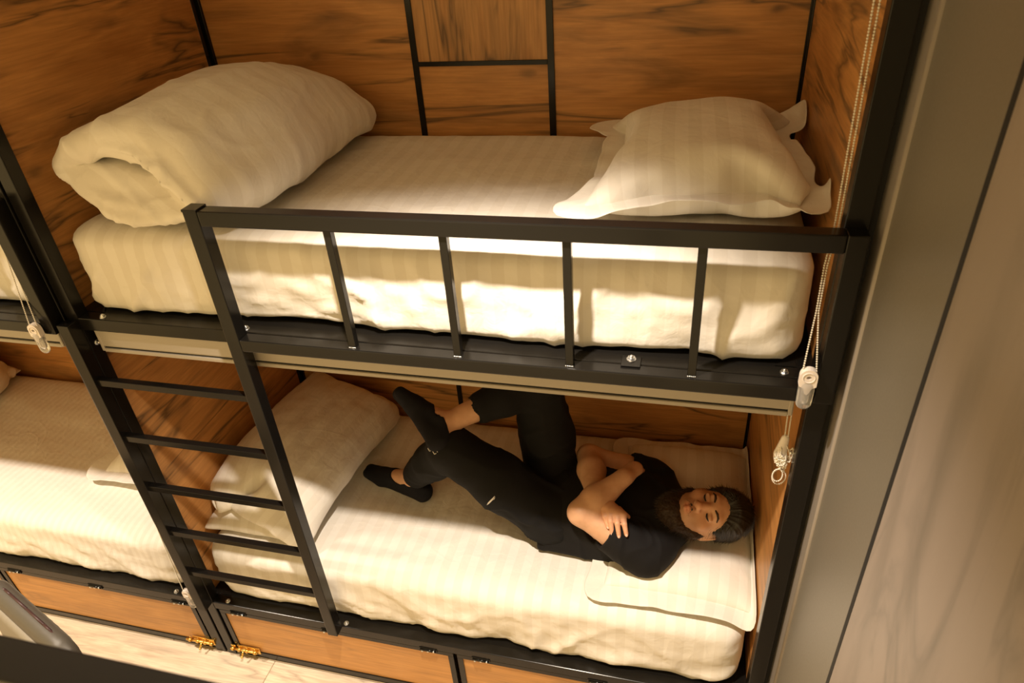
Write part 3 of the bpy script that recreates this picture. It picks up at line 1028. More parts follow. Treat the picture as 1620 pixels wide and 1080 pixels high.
# thick duvet folded over on the upper bed: an open fold seen from the front
def upper_duvet():
    lo, hi = (0.0, 0.03, UT - 0.01), (0.80, 1.0, UT + 0.34)
    f = Field(lo, hi, 0.0085)
    s, P = f.sub(lo, hi)
    z0 = UT + 0.012
    # profile of the fold in the x-z plane: bottom layer, left fold, top layer, right drop
    prof = np.array([[0.47, 0.05], [0.36, 0.066], [0.24, 0.078], [0.14, 0.103], [0.070, 0.145], [0.14, 0.184], [0.26, 0.214], [0.38, 0.206], [0.48, 0.155], [0.55, 0.09], [0.51, 0.055]])
    rad = np.array([0.035, 0.062, 0.066, 0.044, 0.020, 0.033, 0.048, 0.066, 0.084, 0.075, 0.040])
    y = (P[..., 1] - 0.06) / 0.92
    # the fold narrows and swings to the right towards the back
    wob = 0.018 * vnoise(np.stack([P[..., 0] * 4, P[..., 1] * 5, P[..., 2] * 4], -1), 41)
    swing = 0.06 * y + 0.025 * np.sin(y * 5.0)
    X = P[..., 0] - swing + wob
    ft = np.clip((0.30 - P[..., 1]) / 0.22, 0, 1)
    X = X + ft ** 2 * 0.03
    Zs = 0.80 + 0.34 * np.clip(np.sin(np.clip(y * 1.06 + 0.05, 0, 1) * math.pi), 0, 1) ** 0.7
    Z = (P[..., 2] - z0) / Zs + 0.006 * vnoise(P * 9.0, 45)
    D = np.full(X.shape, 9.0)
    for i in range(len(prof) - 1):
        a, c = prof[i], prof[i + 1]; ba = c - a
        t = np.clip(((X - a[0]) * ba[0] + (Z - a[1]) * ba[1]) / (ba @ ba), 0, 1)
        d = np.hypot(X - a[0] - t * ba[0], Z - a[1] - t * ba[1]) - (rad[i] + (rad[i + 1] - rad[i]) * t)
        k = 0.005
        h = np.clip(0.5 + 0.5 * (D - d) / k, 0, 1)
        D = D + (d - D) * h - k * h * (1 - h)
    # round the two ends
    yc = 0.095 + 0.05 * vnoise(np.stack([P[..., 0] * 3.0, P[..., 2] * 7, P[..., 2] * 0], -1), 49)
    e1 = np.maximum(0, yc + 0.045 - P[..., 1]); e2 = np.maximum(0, P[..., 1] - 0.90)
    D = np.sqrt(np.maximum(D + 0.045, 0) ** 2 + e1 ** 2 + (e2 * 1.1) ** 2) - 0.045 + np.minimum(D + 0.045, 0)
    D = np.maximum(D, (UT + 0.004) - P[..., 2])
    D = np.maximum(D, 0.014 - P[..., 0]); D = np.maximum(D, P[..., 1] - 0.994)
    f.D[s] = D
    V, F = f.mesh()
    V = lap(V, F, 3, 0.5)
    n = vert_normals(V, F)
    fl = np.clip((0.32 - V[:, 1]) / 0.2, 0, 1)
    w1 = ridge(np.stack([V[:, 0] * 5 + V[:, 2] * 6, V[:, 1] * 4.0, V[:, 2] * 3], 1), 51) ** 3
    w2 = ridge(np.stack([V[:, 0] * 12 - V[:, 2] * 5, V[:, 1] * 7.0, V[:, 2] * 9], 1), 57) ** 4
    V = V + n * (0.007 * w1 + (0.0015 + 0.006 * fl) * w2 + 0.001 * fbm(V * 18, 61, 2))[:, None]
    V = lap(V, F, 1, 0.35)
    V[:, 2] = np.maximum(V[:, 2], UT + 0.002)
    V[:, 0] = np.maximum(V[:, 0], 0.013)
    V[:, 1] = np.minimum(V[:, 1], 0.996)
    uv = np.stack([V[:, 1] * 0.9 + V[:, 0] * 0.3, V[:, 2]], 1)
    o = mesh_obj('duvet', V, F, 'linen', None, smooth=True, uv=uv)
    tag(o, 'thick white duvet folded over with an open fold on the upper bed', 'duvet', 'white folded duvets')
upper_duvet()

# ---------------------------------------------------------------- the person
def skin_material():
    m, nt, b = new_mat('skin')
    L = nt.links.new
    at = N(nt, 'ShaderNodeAttribute'); at.attribute_name = 'tint'
    tc = N(nt, 'ShaderNodeTexCoord')
    n = N(nt, 'ShaderNodeTexNoise'); n.inputs['Scale'].default_value = 38.0; n.inputs['Detail'].default_value = 4
    L(tc.outputs['Object'], n.inputs['Vector'])
    r = ramp(nt, [(0.3, (0.56, 0.32, 0.19)), (0.7, (0.64, 0.38, 0.235))])
    L(n.outputs['Fac'], r.inputs[0])
    mx = N(nt, 'ShaderNodeMix', data_type='RGBA', blend_type='MULTIPLY'); mx.inputs[0].default_value = 1.0
    L(r.outputs[0], mx.inputs[6]); L(at.outputs['Color'], mx.inputs[7])
    L(mx.outputs[2], b.inputs['Base Color'])
    b.inputs['Roughness'].default_value = 0.48
    b.inputs['Specular IOR Level'].default_value = 0.35
    b.inputs['Subsurface Weight'].default_value = 0.12
    b.inputs['Subsurface Radius'].default_value = (0.02, 0.008, 0.004)
    b.inputs['Subsurface Scale'].default_value = 0.3
skin_material()
plain('black_cotton', (0.0085, 0.008, 0.0085), 0.85, 0.0, 0.2, 0.35, 900)
plain('black_fleece', (0.0095, 0.0095, 0.0105), 0.9, 0.0, 0.2, 0.4, 700)
plain('navy_sock', (0.010, 0.010, 0.014), 0.9, 0.0, 0.2, 0.5, 1200)
plain('hair_dark', (0.011, 0.0085, 0.0065), 0.42, 0.0, 0.4, 0.3, 300)
plain('beard_dark', (0.034, 0.019, 0.010), 0.55, 0.0, 0.3, 0.3, 400)
plain('lash', (0.008, 0.006, 0.005), 0.6)
plain('print_white', (0.62, 0.60, 0.58), 0.6)

A3 = lambda *a: np.array(a, float)
SL, EL, WL = A3(1.665, .262, .700), A3(1.438, .292, .830), A3(1.566, .420, .888)
SR, ER, WR = A3(1.665, .605, .712), A3(1.420, .600, .800), A3(1.487, .340, .842)
HL, KL, AL = A3(1.30, .40, .685), A3(.980, .362, .985), A3(.735, .500, .662)
HR, KR, AR = A3(1.285, .570, .690), A3(1.252, .590, 1.135), A3(.962, .392, 1.062)
heelL, ballL, toeL = A3(.790, .470, .628), A3(.602, .532, .622), A3(.523, .558, .618)
heelR, toeR = A3(.953, .328, 1.036), A3(.780, .455, 1.128)
ballR = heelR + 0.70 * (toeR - heelR) + A3(0.012, 0.010, -0.004)

def unit(v): return v / np.linalg.norm(v)

def foot(f, heel, ball, toe, ank, grow=0.0, k=0.016):
    up = unit(ank - heel - ((ank - heel) @ unit(toe - heel)) * unit(toe - heel))
    f.cone(ank, heel + up * 0.012, .040 + grow, .034 + grow, k)
    f.cone(heel + up * 0.002, ball, .031 + grow, .029 + grow, k)
    f.cone(ank + up * 0.004 + 0.15 * (ball - ank), ball + up * 0.004, .038 + grow, .031 + grow, k, (up, 1.1))
    lat = np.cross(unit(toe - heel), up)
    f.cone(ball + lat * .016, toe + lat * .014, .026 + grow, .020 + grow, k)
    f.cone(ball - lat * .018, toe - lat * .016 - .012 * unit(toe - heel), .025 + grow, .017 + grow, k)
    return up

def arm(f, S, E_, W, grow=0.0):
    f.cone(S, S + .45 * (E_ - S), .056 + grow, .050 + grow, .02)
    f.cone(S + .45 * (E_ - S), E_, .050 + grow, .040 + grow, .02)
    f.cone(E_, E_ + .35 * (W - E_), .042 + grow, .049 + grow, .018)
    f.cone(E_ + .35 * (W - E_), W, .049 + grow, .029 + grow, .02)

# --- body
f = Field((0.50, 0.16, 0.54), (1.86, 0.74, 1.24), 0.0068)
zf = (A3(0, 0, 1), 1.5)
f.cone((1.30, .49, .685), (1.42, .475, .695), .150, .140, .04, zf)
f.cone((1.42, .475, .695), (1.55, .452, .705), .140, .155, .04, zf)
f.cone((1.55, .452, .705), (1.65, .437, .708), .155, .145, .04, zf)
f.cone(SL + A3(.02, .03, 0), SR + A3(.02, -.03, 0), .060, .060, .03)
f.cone((1.69, .432, .715), (1.80, .425, .750), .062, .058, .03)
arm(f, SL, EL, WL); arm(f, SR, ER, WR)
for H_, K_, A_ in ((HL, KL, AL), (HR, KR, AR)):
    f.cone(H_, K_, .080, .055, .03); f.cone(K_, K_ + .3 * (A_ - K_), .052, .050, .02)
    f.cone(K_ + .3 * (A_ - K_), A_, .050, .035, .03)
foot(f, heelL, ballL, toeL, AL); foot(f, heelR, ballR, toeR, AR)
# left hand tucked under the right upper arm
hl = unit(WL - EL)
f.cone(WL, WL + .045 * hl + A3(0, .03, -.025), .028, .030, .02, (A3(0, 0, 1), 1.4))
for q in (-.024, -.008, .008, .024):
    f.cone(WL + .045 * hl + A3(q * .7, .03 - q * .5, -.025), WL + .06 * hl + A3(q * .7, .075 - q * .5, -.075), .0095, .008, .006)
bV, bF = f.mesh(); bV = lap(bV, bF, 2, 0.4)

# --- right hand lying on the left upper arm: palm, four bent fingers, thumb
hf = Field((1.43, .20, .74), (1.66, .40, .90), 0.0026)
hf.cone(WR + .25 * (ER - WR), WR, .035, .029, .015)
bases = [A3(1.512, .303, .853), A3(1.533, .293, .857), A3(1.556, .287, .857), A3(1.578, .285, .853)]
mids = [A3(1.521, .273, .846), A3(1.541, .259, .846), A3(1.563, .254, .845), A3(1.585, .257, .842)]
tips = [A3(1.533, .254, .824), A3(1.549, .236, .816), A3(1.571, .232, .814), A3(1.594, .238, .818)]
for i in range(4):
    hf.cone(WR + A3(.006 * i, 0, 0.002), bases[i], .022, .0135, .016)
    hf.cone(bases[i], mids[i], .0108, .0092, .004)
    hf.cone(mids[i], tips[i], .0092, .0072, .003)
    hf.ell(bases[i] + A3(0, 0, .004), (.010, .011, .009), .006)
hf.cone(WR + A3(.03, -.006, -.012), A3(1.560, .330, .828), .016, .0105, .012)
hf.cone(A3(1.560, .330, .828), A3(1.592, .318, .812), .0105, .0075, .004)
hV, hF = hf.mesh(); hV = lap(hV, hF, 1, 0.4)

# --- head (local frame: x = person's left, y = crown, z = face)
HS = 1.0
HEAD = A3(1.840, .416, .770)
fwd = unit(A3(-.06, -.50, .86))
upv = A3(1.0, .12, .10); upv = unit(upv - (upv @ fwd) * fwd)
lft = np.cross(upv, fwd)
HM = np.stack([lft, upv, fwd], 1) * HS
def to_world(P): return P @ HM.T + HEAD
h = Field((-.11, -.20, -.13), (.11, .15, .14), 0.0024)
h.ell((0, .040, -.012), (.075, .088, .095), .02)
h.ell((0, -.012, .026), (.064, .085, .066), .03)
h.ell((0, -.068, .032), (.050, .044, .050), .03)
h.ell((0, -.098, .058), (.024, .020, .020), .02)
for s in (-1, 1):
    h.ell((s * .044, -.018, .060), (.024, .022, .022), .02)
    h.cone((s * .066, -.01, -.005), (s * .046, -.075, .025), .018, .018, .03)
h.cone((-.030, .034, .078), (.030, .034, .078), .012, .012, .016)
for s in (-1, 1):
    h.ell((s * .031, .010, .103), (.019, .014, .016), .012, 's')
    h.ell((s * .031, .008, .0765), (.0155, .0125, .0125), .004)
    h.cone((s * .031 - .012, .0125, .0862), (s * .031 + .012, .0125, .0862), .0042, .0042, .005)
h.cone((0, .022, .088), (0, -.020, .113), .0085, .0115, .012)
h.ell((0, -.023, .113), (.0125, .010, .010), .008)
for s in (-1, 1):
    h.ell((s * .0135, -.026, .101), (.0085, .0085, .0105), .006)
    h.ell((s * .0065, -.034, .108), (.0035, .004, .005), .003, 's')
h.ell((0, -.052, .078), (.030, .022, .018), .012)
h.cone((-.019, -.0555, .0865), (0, -.0525, .0955), .0035, .0058, .004)
h.cone((.019, -.0555, .0865), (0, -.0525, .0955), .0035, .0058, .004)
h.cone((-.017, -.0610, .0860), (0, -.0640, .0945), .0035, .0066, .004)
h.cone((.017, -.0610, .0860), (0, -.0640, .0945), .0035, .0066, .004)
h.cone((-.020, -.0580, .0945), (.020, -.0580, .0945), .0012, .0012, .002, mode='s')
for s in (-1, 1):
    rot = np.array(Matrix.Rotation(s * 0.35, 3, 'Y'))
    h.ell((s * .080, -.004, -.012), (.007, .031, .019), .006, rot=rot)
    h.ell((s * .085, -.002, -.006), (.005, .019, .010), .004, 's', rot=rot)
h.cone((0, -.06, -.015), (0, -.19, -.035), .056, .060, .03)
HV, HF = h.mesh(); HV = lap(HV, HF, 1, 0.45)
tint = np.ones((len(HV), 3))
def blendc(mask, c):
    global tint
    tint = tint * (1 - mask[:, None]) + np.array(c) * mask[:, None] * tint
lip = np.exp(-((HV[:, 0] / .020) ** 4 + ((HV[:, 1] + .058) / .0125) ** 4)) * (HV[:, 2] > .078)
blendc(np.clip(lip * .9, 0, 1), (.92, .64, .62))
for s in (-1, 1):
    ch = np.exp(-(((HV[:, 0] - s * .045) / .022) ** 2 + ((HV[:, 1] + .018) / .020) ** 2)) * (HV[:, 2] > .03)
    blendc(ch * .5, (1.0, .82, .76))
    ey = np.exp(-(((HV[:, 0] - s * .031) / .018) ** 2 + ((HV[:, 1] - .002) / .010) ** 2)) * (HV[:, 2] > .05)
    blendc(ey * .5, (.80, .68, .62))
no = np.exp(-((HV[:, 0] / .018) ** 2 + ((HV[:, 1] + .022) / .016) ** 2)) * (HV[:, 2] > .08)
blendc(no * .6, (1.0, .80, .74))
st = np.exp(-((HV[:, 0] / .045) ** 4 + ((HV[:, 1] + .06) / .030) ** 4)) * (HV[:, 2] > .03) * (1 - lip)
blendc(st * .55, (.50, .42, .36))
for s in (-1, 1):
    jw = np.exp(-(((HV[:, 0] - s * .055) / .020) ** 2 + ((HV[:, 1] + .045) / .030) ** 2)) * (HV[:, 2] > 0)
    blendc(jw * .6, (.50, .40, .34))
hw = to_world(HV)

V = np.concatenate([bV, hV, hw])
F = np.concatenate([bF, hF + len(bV), HF + len(bV) + len(hV)])
tc_ = np.concatenate([np.ones((len(bV), 3)), np.ones((len(hV), 3)) * A3(1.0, .93, .90), tint])
for t_ in tips:
    k_ = np.exp(-(np.linalg.norm(V - t_, axis=1) / .010) ** 2)[:, None]
    tc_ = tc_ * (1 - .35 * k_) + .35 * k_ * A3(1.0, .72, .66)
person = mesh_obj('person', V, F, 'skin', None, smooth=True)
ca = person.data.color_attributes.new('tint', 'FLOAT_COLOR', 'POINT')
ca.data.foreach_set('color', np.concatenate([tc_, np.ones((len(V), 1))], 1).astype(np.float32).ravel())
tag(person, 'bearded person in black t-shirt and joggers lying on the lower bed with crossed arms', 'person')

# --- fingernails
for i in range(4):
    d = unit(tips[i] - mids[i])
    nrm = unit(np.cross(np.cross(d, A3(0, -.6, .8)), d))
    c = tips[i] + d * .002 + nrm * .0058
    mbn = MB(); mbn.ball((0, 0, 0), 1.0, 2)
    X_ = np.cross(d, nrm)
    for v in mbn.bm.verts:
        p = v.co
        v.co = Vector(c + X_ * p.x * .0046 + d * p.y * .0056 + nrm * p.z * .0016)
    mbn.build('fingernail', 'nail' if 'nail' in MATS else plain('nail', (.66, .42, .32), .3).name, person)

# --- t-shirt
f = Field((1.16, 0.17, 0.56), (1.82, 0.76, 0.92), 0.0055)
f.cone((1.26, .488, .690), (1.42, .472, .698), .168, .160, .04, zf)
f.cone((1.42, .472, .698), (1.55, .450, .708), .160, .172, .04, zf)
f.cone((1.55, .450, .708), (1.655, .436, .712), .172, .160, .04, zf)
f.cone(SL + A3(.018, .04, .004), SR + A3(.018, -.04, 0), .072, .072, .03)
f.cone((1.69, .432, .715), (1.755, .428, .735), .085, .072, .03)
for S, E_, tcut in ((SL, EL, .60), (SR, ER, .42)):
    d = unit(E_ - S); Lh = np.linalg.norm(E_ - S)
    f.cone(S + .01 * d, S + tcut * Lh * d, .072, .068, .03)
# loose cloth lying on the sheet at the near side
f.cone((1.25, .335, .615), (1.55, .315, .622), .030, .035, .05)
g_ = f
for S, E_, tcut in ((SL, EL, .60), (SR, ER, .42)):
    d = unit(E_ - S); Lh = np.linalg.norm(E_ - S)
    c = S + tcut * Lh * d
    g_.op(lambda P, c=c, d=d: np.maximum((c - P) @ d, np.sqrt(((P - c) ** 2).sum(-1)) - .092), c - .13, c + .13, .004, 's')
    # the sleeve is hollow at its hem
    g_.cone(c - .03 * d, c + .03 * d, .053, .056, .003, mode='s')
f.plane((1.245, 0, 0), (-1, 0.10, 0))
f.cone((1.70, .430, .722), (1.84, .425, .772), .066, .066, .006, mode='s')
f.op(lambda P: (P - A3(1.772, .43, .75)) @ unit(A3(1, 0, .35)), (1.66, .17, .56), (1.82, .76, .92), .004, 'i')
V, F = f.mesh(); V = lap(V, F, 2, 0.45)
n = vert_normals(V, F)
fo = ridge(np.stack([V[:, 0] * 6 + V[:, 1] * 5, V[:, 1] * 9 - V[:, 0] * 4, V[:, 2] * 4], 1), 71) ** 3
fo2 = ridge(np.stack([V[:, 0] * 4 - V[:, 1] * 9, V[:, 1] * 5 + V[:, 0] * 9, V[:, 2] * 6], 1), 77) ** 4
V = V + n * (0.006 * fo + 0.005 * fo2 - .002)[:, None]
V = lap(V, F, 1, 0.4)
mesh_obj('t_shirt', V, F, 'black_cotton', person, smooth=True)['label'] = 'black short-sleeved t-shirt'

# --- joggers
f = Field((0.62, 0.22, 0.56), (1.46, 0.78, 1.26), 0.0065)
f.cone((1.30, .488, .688), (1.40, .478, .695), .158, .150, .04, zf)
f.cone(HL + A3(.03, 0, 0), HR + A3(.03, 0, 0), .098, .098, .04)
for H_, K_, A_, tc2 in ((HL, KL, AL, .84), (HR, KR, AR, .66)):
    f.cone(H_, H_ + .5 * (K_ - H_), .104, .098, .04)
    f.cone(H_ + .5 * (K_ - H_), K_, .098, .074, .03)
    f.cone(K_, K_ + .40 * (A_ - K_), .070, .068, .025)
    f.cone(K_ + .40 * (A_ - K_), K_ + tc2 * (A_ - K_), .068, .055, .02)
for H_, K_, A_, tc2 in ((HL, KL, AL, .84), (HR, KR, AR, .66)):
    d = unit(A_ - K_); c = K_ + tc2 * (A_ - K_)
    f.op(lambda P, c=c, d=d: np.maximum((c - P) @ d, np.sqrt(((P - c) ** 2).sum(-1)) - .085), c - .12, c + .12, .003, 's')
    # ribbed cuff
    f.cone(c - .030 * d, c - .004 * d, .055, .053, .006)
    f.cone(c - .02 * d, c + .02 * d, .046, .046, .003, mode='s')
f.plane((1.40, 0, 0), (1, 0, 0))
V, F = f.mesh(); V = lap(V, F, 2, 0.45)
n = vert_normals(V, F)
def near(c, r): return np.exp(-(np.linalg.norm(V - c, axis=1) / r) ** 2)
bend = near(KL - A3(0, 0, .06), .12) + near(KR - A3(.05, 0, .05), .14) + near(HL - A3(.02, 0, -.05), .14) + near(HR - A3(.03, .0, -.06), .16)
fo = ridge(np.stack([V[:, 0] * 9 + V[:, 2] * 6, V[:, 1] * 6, V[:, 2] * 9 - V[:, 0] * 5], 1), 81) ** 3
fo2 = ridge(np.stack([V[:, 0] * 5, V[:, 1] * 8 + V[:, 2] * 3, V[:, 2] * 6], 1), 87) ** 4
calm = 1 - np.clip(1.3 * (near(KL + .84 * (AL - KL), .055) + near(KR + .66 * (AR - KR), .055)), 0, 1)
V = V + n * (calm * ((0.003 + 0.010 * np.clip(bend, 0, 1)) * fo + 0.004 * fo2 - 0.003))[:, None]
V = lap(V, F, 1, 0.4)
joggers = mesh_obj('joggers', V, F, 'black_fleece', person, smooth=True)
joggers['label'] = 'black cuffed jogging trousers with small white prints'
from mathutils.bvhtree import BVHTree
jb = BVHTree.FromPolygons([tuple(v) for v in V], [tuple(q) for q in F])

# --- low-cut socks
for heel, ball, toe, ank in ((heelL, ballL, toeL, AL), (heelR, ballR, toeR, AR)):
    lo = np.minimum(np.minimum(heel, toe), ank) - .075; hi = np.maximum(np.maximum(heel, toe), ank) + .075
    f = Field(lo, hi, 0.0042)
    up = foot(f, heel, ball, toe, ank, grow=.0045)
    ax_ = unit(toe - heel); lat = unit(np.cross(ax_, up))
    p1 = heel + up * .038 - ax_ * .03
    p2 = ank + .50 * (ball - ank) + up * .046
    nn = np.cross(lat, p2 - p1); nn = nn if nn @ up > 0 else -nn
    f.plane(p1, nn)
    # scooped opening over the instep
    f.ell(ank + .22 * (ball - ank) + up * .034, (.058, .058, .044), .006, 's')
    V, F = f.mesh(); V = lap(V, F, 2, 0.4)
    n = vert_normals(V, F)
    V = V + n * (0.0012 * fbm(V * 30, 91, 2))[:, None]
    mesh_obj('sock', V, F, 'navy_sock', person, smooth=True)['label'] = 'black low-cut sock'

# --- hair, beard, brows, lashes
def strands(name, mat, roots, dirs, lens, width, parent, bendv, seg=3):
    vs = []; fs = []
    for p, d, L_ in zip(roots, dirs, lens):
        s1 = np.cross(d, A3(.3, .5, .8)); s1 = unit(s1); s2 = np.cross(d, s1)
        base = len(vs)
        for k in range(seg):
            t = k / seg
            c = p + d * (L_ * t) + bendv * (L_ * t * t)
            w_ = width * (1 - t * .8)
            for a in range(3):
                an = a * 2.0944
                vs.append(c + (s1 * math.cos(an) + s2 * math.sin(an)) * w_)
        vs.append(p + d * L_ + bendv * L_)
        for k in range(seg - 1):
            for a in range(3):
                b_ = (a + 1) % 3
                fs.append((base + k * 3 + a, base + k * 3 + b_, base + k * 3 + 3 + b_, base + k * 3 + 3 + a))
        for a in range(3):
            fs.append((base + (seg - 1) * 3 + a, base + (seg - 1) * 3 + (a + 1) % 3, base + seg * 3))
    o = mesh_obj(name, vs, fs, mat, parent)
    o['kind'] = 'stuff'
    return o

h = Field((-.12, -.10, -.14), (.12, .17, .14), 0.003)
h.ell((0, .052, -.018), (.089, .104, .110), .02)
h.ell((.015, .092, .040), (.066, .050, .050), .03)
# cut away the face and the ears
h.op(lambda P: (P - A3(0, .066, .070)) @ unit(A3(0, -.50, .86)), (-.12, -.10, -.14), (.12, .17, .14), .012, 'i')
h.op(lambda P: (P - A3(0, -.045, 0)) @ A3(0, -1.0, 0), (-.12, -.10, -.14), (.12, .17, .14), .01, 'i')
for s in (-1, 1):
    h.ell((s * .092, -.014, .002), (.036, .044, .040), .010, 's')
V, F = h.mesh(); V = lap(V, F, 2, .4)
n = vert_normals(V, F)
th = np.arctan2(V[:, 0], V[:, 1] - .02)
gr = ridge(np.stack([th * 7 + V[:, 2] * 8, V[:, 2] * 9, V[:, 1] * 3], 1), 101) ** 2
gr2 = vnoise(np.stack([th * 26 + V[:, 2] * 30, V[:, 2] * 10, V[:, 1] * 6], 1), 103)
V = V + n * (.003 * gr + .0016 * gr2 - .0015)[:, None]
hair = mesh_obj('hair', to_world(V), F, 'hair_dark', person, smooth=True)
rng = np.random.RandomState(5)
Wv = to_world(V); nw = vert_normals(Wv, F)
sel = rng.choice(len(V), 2600, replace=False)
flow = []
for i in sel:
    loc = V[i]
    tdir = A3(np.sign(loc[0] + .01) * .35, -.35 if loc[2] < 0 else -.15, -.8)      # combed back and down the sides
    tw = HM @ tdir; tw = tw - (tw @ nw[i]) * nw[i]
    flow.append(unit(unit(tw) + nw[i] * .16 + rng.uniform(-.12, .12, 3)))
strands('hair_strands', 'hair_dark', Wv[sel] - nw[sel] * .001, flow, rng.uniform(.018, .04, len(sel)), .0007, hair, A3(0, 0, -.05))

h = Field((-.10, -.17, -.05), (.10, .03, .14), 0.0028)
for s in (-1, 1):
    h.cone((s * .070, .006, -.002), (s * .063, -.046, .018), .010, .017, .02)
    h.cone((s * .063, -.046, .018), (s * .037, -.094, .048), .018, .023, .02)
    h.cone((s * .037, -.094, .048), (0, -.112, .066), .023, .027, .02)
    h.cone((s * .006, -.0425, .0960), (s * .024, -.051, .0870), .0034, .0022, .003)
h.ell((0, -.126, .052), (.044, .034, .034), .03)
h.ell((0, -.098, .072), (.026, .017, .018), .012)
V, F = h.mesh(); V = lap(V, F, 2, .4)
n = vert_normals(V, F)
V = V + n * (.0022 * vnoise(V * A3(120, 50, 120), 111) + .0016 * vnoise(V * 240, 113))[:, None]
beard = mesh_obj('beard', to_world(V), F, 'beard_dark', person, smooth=True)
Wv = to_world(V); nw = vert_normals(Wv, F)
sel = rng.choice(len(V), 3000, replace=False)
dn = unit(HM @ A3(0, -1, .05))
dirs = [unit(nw[i] * .55 + dn * .75 + rng.uniform(-.35, .35, 3)) for i in sel]
strands('beard_strands', 'beard_dark', Wv[sel] - nw[sel] * .001, dirs, rng.uniform(.008, .022, len(sel)), .00055, beard, A3(0, 0, -.1))

def local_tube(name, mat, pts, rads, flatdir=None):
    pts = [A3(*p) for p in pts]
    lo = np.min(pts, 0) - .012; hi = np.max(pts, 0) + .012
    f = Field(lo, hi, 0.0012)
    f.chain(pts, rads, .001)
    V, F = f.mesh()
    return mesh_obj(name, to_world(V), F, mat, person, smooth=True)
for s in (-1, 1):
    local_tube('eyebrow', 'beard_dark', [(s * .014, .0300, .0925), (s * .026, .0345, .0925), (s * .038, .0350, .0870), (s * .048, .0300, .0775)], [.0030, .0038, .0036, .0020])
    local_tube('eyelashes', 'lash', [(s * .0165, .0045, .0850), (s * .024, .0010, .0892), (s * .031, -.0005, .0902), (s * .038, .0010, .0875), (s * .045, .0050, .0805)], [.0012, .0024, .0028, .0026, .0014])

# --- prints on the joggers
def decal(name, outlines, c, n, tang, size):
    """flat print lifted onto the cloth around point c"""
    n = unit(np.array(n)); t = unit(np.array(tang) - (np.array(tang) @ n) * n); b_ = np.cross(n, t)
    vs = []; fs = []
    for poly in outlines:
        i0 = len(vs)
        for (u, v) in poly:
            p = np.array(c) + t * u * size + b_ * v * size
            q, qn, _, _ = jb.ray_cast(Vector(p + n * .25), Vector(-n))
            if q is None: q, qn, _, _ = jb.find_nearest(Vector(p))
            vs.append(np.array(q) + np.array(qn) * .0012)
        fs.append(tuple(range(i0, len(vs))))
    return mesh_obj(name, vs, fs, 'print_white', joggers)
def bar(x0, y0, x1, y1, w_=.16):
    d = np.array([x1 - x0, y1 - y0]); L_ = np.linalg.norm(d); d = d / L_; q = np.array([-d[1], d[0]]) * w_ / 2
    a = np.array([x0, y0]); c = np.array([x1, y1])
    return [tuple(a - q), tuple(c - q), tuple(c + q), tuple(a + q)]
letters = []
def put(strokes, ox, oy):
    for s in strokes: letters.append([(u + ox, v + oy) for u, v in bar(*s)])
LE = [(0, 0, 0, 1), (0, 0, .55, 0), (0, .5, .5, .5), (0, 1, .55, 1)]
LV = [(0, 1, .32, 0), (.32, 0, .64, 1)]
LL = [(0, 0, 0, 1), (0, 0, .55, 0)]
LTT = [(.32, 0, .32, 1), (0, 1, .64, 1)]
put(LE, 0, 1.5); put(LV, .8, 1.5); put(LE, 1.75, 1.5)
put(LL, .7, 0); put(LTT, 1.4, 0)
decal('knee_print', letters, (.918, .350, .950), (.32, -.68, .66), (.76, .50, .42), .0115)
leaf = [[(0, 0), (.22, .10), (.52, .36), (.80, .62), (1.0, 1.05), (.62, .72), (.34, .46), (.16, .30)], [(.78, .50), (.96, .70), (1.04, .98), (.90, .72)]]
decal('thigh_print', leaf, (1.112, .299, .800), (.26, -.66, .70), (.96, .25, 0), .028)

# ---------------------------------------------------------------- roller blinds and their bead chains
def bead_path(pts, step=0.0052):
    pts = [Vector(p) for p in pts]
    out = []; carry = 0.0
    for a, b_ in zip(pts[:-1], pts[1:]):
        L_ = (b_ - a).length; d = (b_ - a) / L_; t = carry
        while t < L_:
            out.append(a + d * t); t += step
        carry = t - L_
    return out
def smooth_path(pts, n=10):
    """Catmull-Rom through the points"""
    P = [Vector(p) for p in pts]; P = [P[0] * 2 - P[1]] + P + [P[-1] * 2 - P[-2]]
    out = []
    for i in range(1, len(P) - 2):
        for k in range(n):
            t = k / n; a, b_, c, d = P[i - 1], P[i], P[i + 1], P[i + 2]
            out.append(0.5 * ((2 * b_) + (c - a) * t + (2 * a - 5 * b_ + 4 * c - d) * t * t + (3 * b_ - a - 3 * c + d) * t ** 3))
    out.append(P[-2])
    return out
def chain_mesh(name, paths, parent, r=0.0023):
    vs = []; fs = []
    bm = bmesh.new(); bmesh.ops.create_icosphere(bm, subdivisions=1, radius=r)
    sv = [v.co.copy() for v in bm.verts]; sf = [[v.index for v in f.verts] for f in bm.faces]; bm.free()
    for p in paths:
        for c in bead_path(p):
            i0 = len(vs)
            vs += [c + v for v in sv]; fs += [[i + i0 for i in q] for q in sf]
        q = p
        for a, b_ in zip(q[:-1], q[1:]):          # the cord through the beads
            a = Vector(a); b_ = Vector(b_)
            d = (b_ - a).normalized(); s1 = d.orthogonal().normalized() * 0.0007; s2 = d.cross(s1)
            i0 = len(vs)
            vs += [a + s1, a + s2, a - s1, a - s2, b_ + s1, b_ + s2, b_ - s1, b_ - s2]
            fs += [[i0 + k, i0 + (k + 1) % 4, i0 + 4 + (k + 1) % 4, i0 + 4 + k] for k in range(4)]
    return mesh_obj(name, vs, fs, 'bead_white', parent, smooth=True)
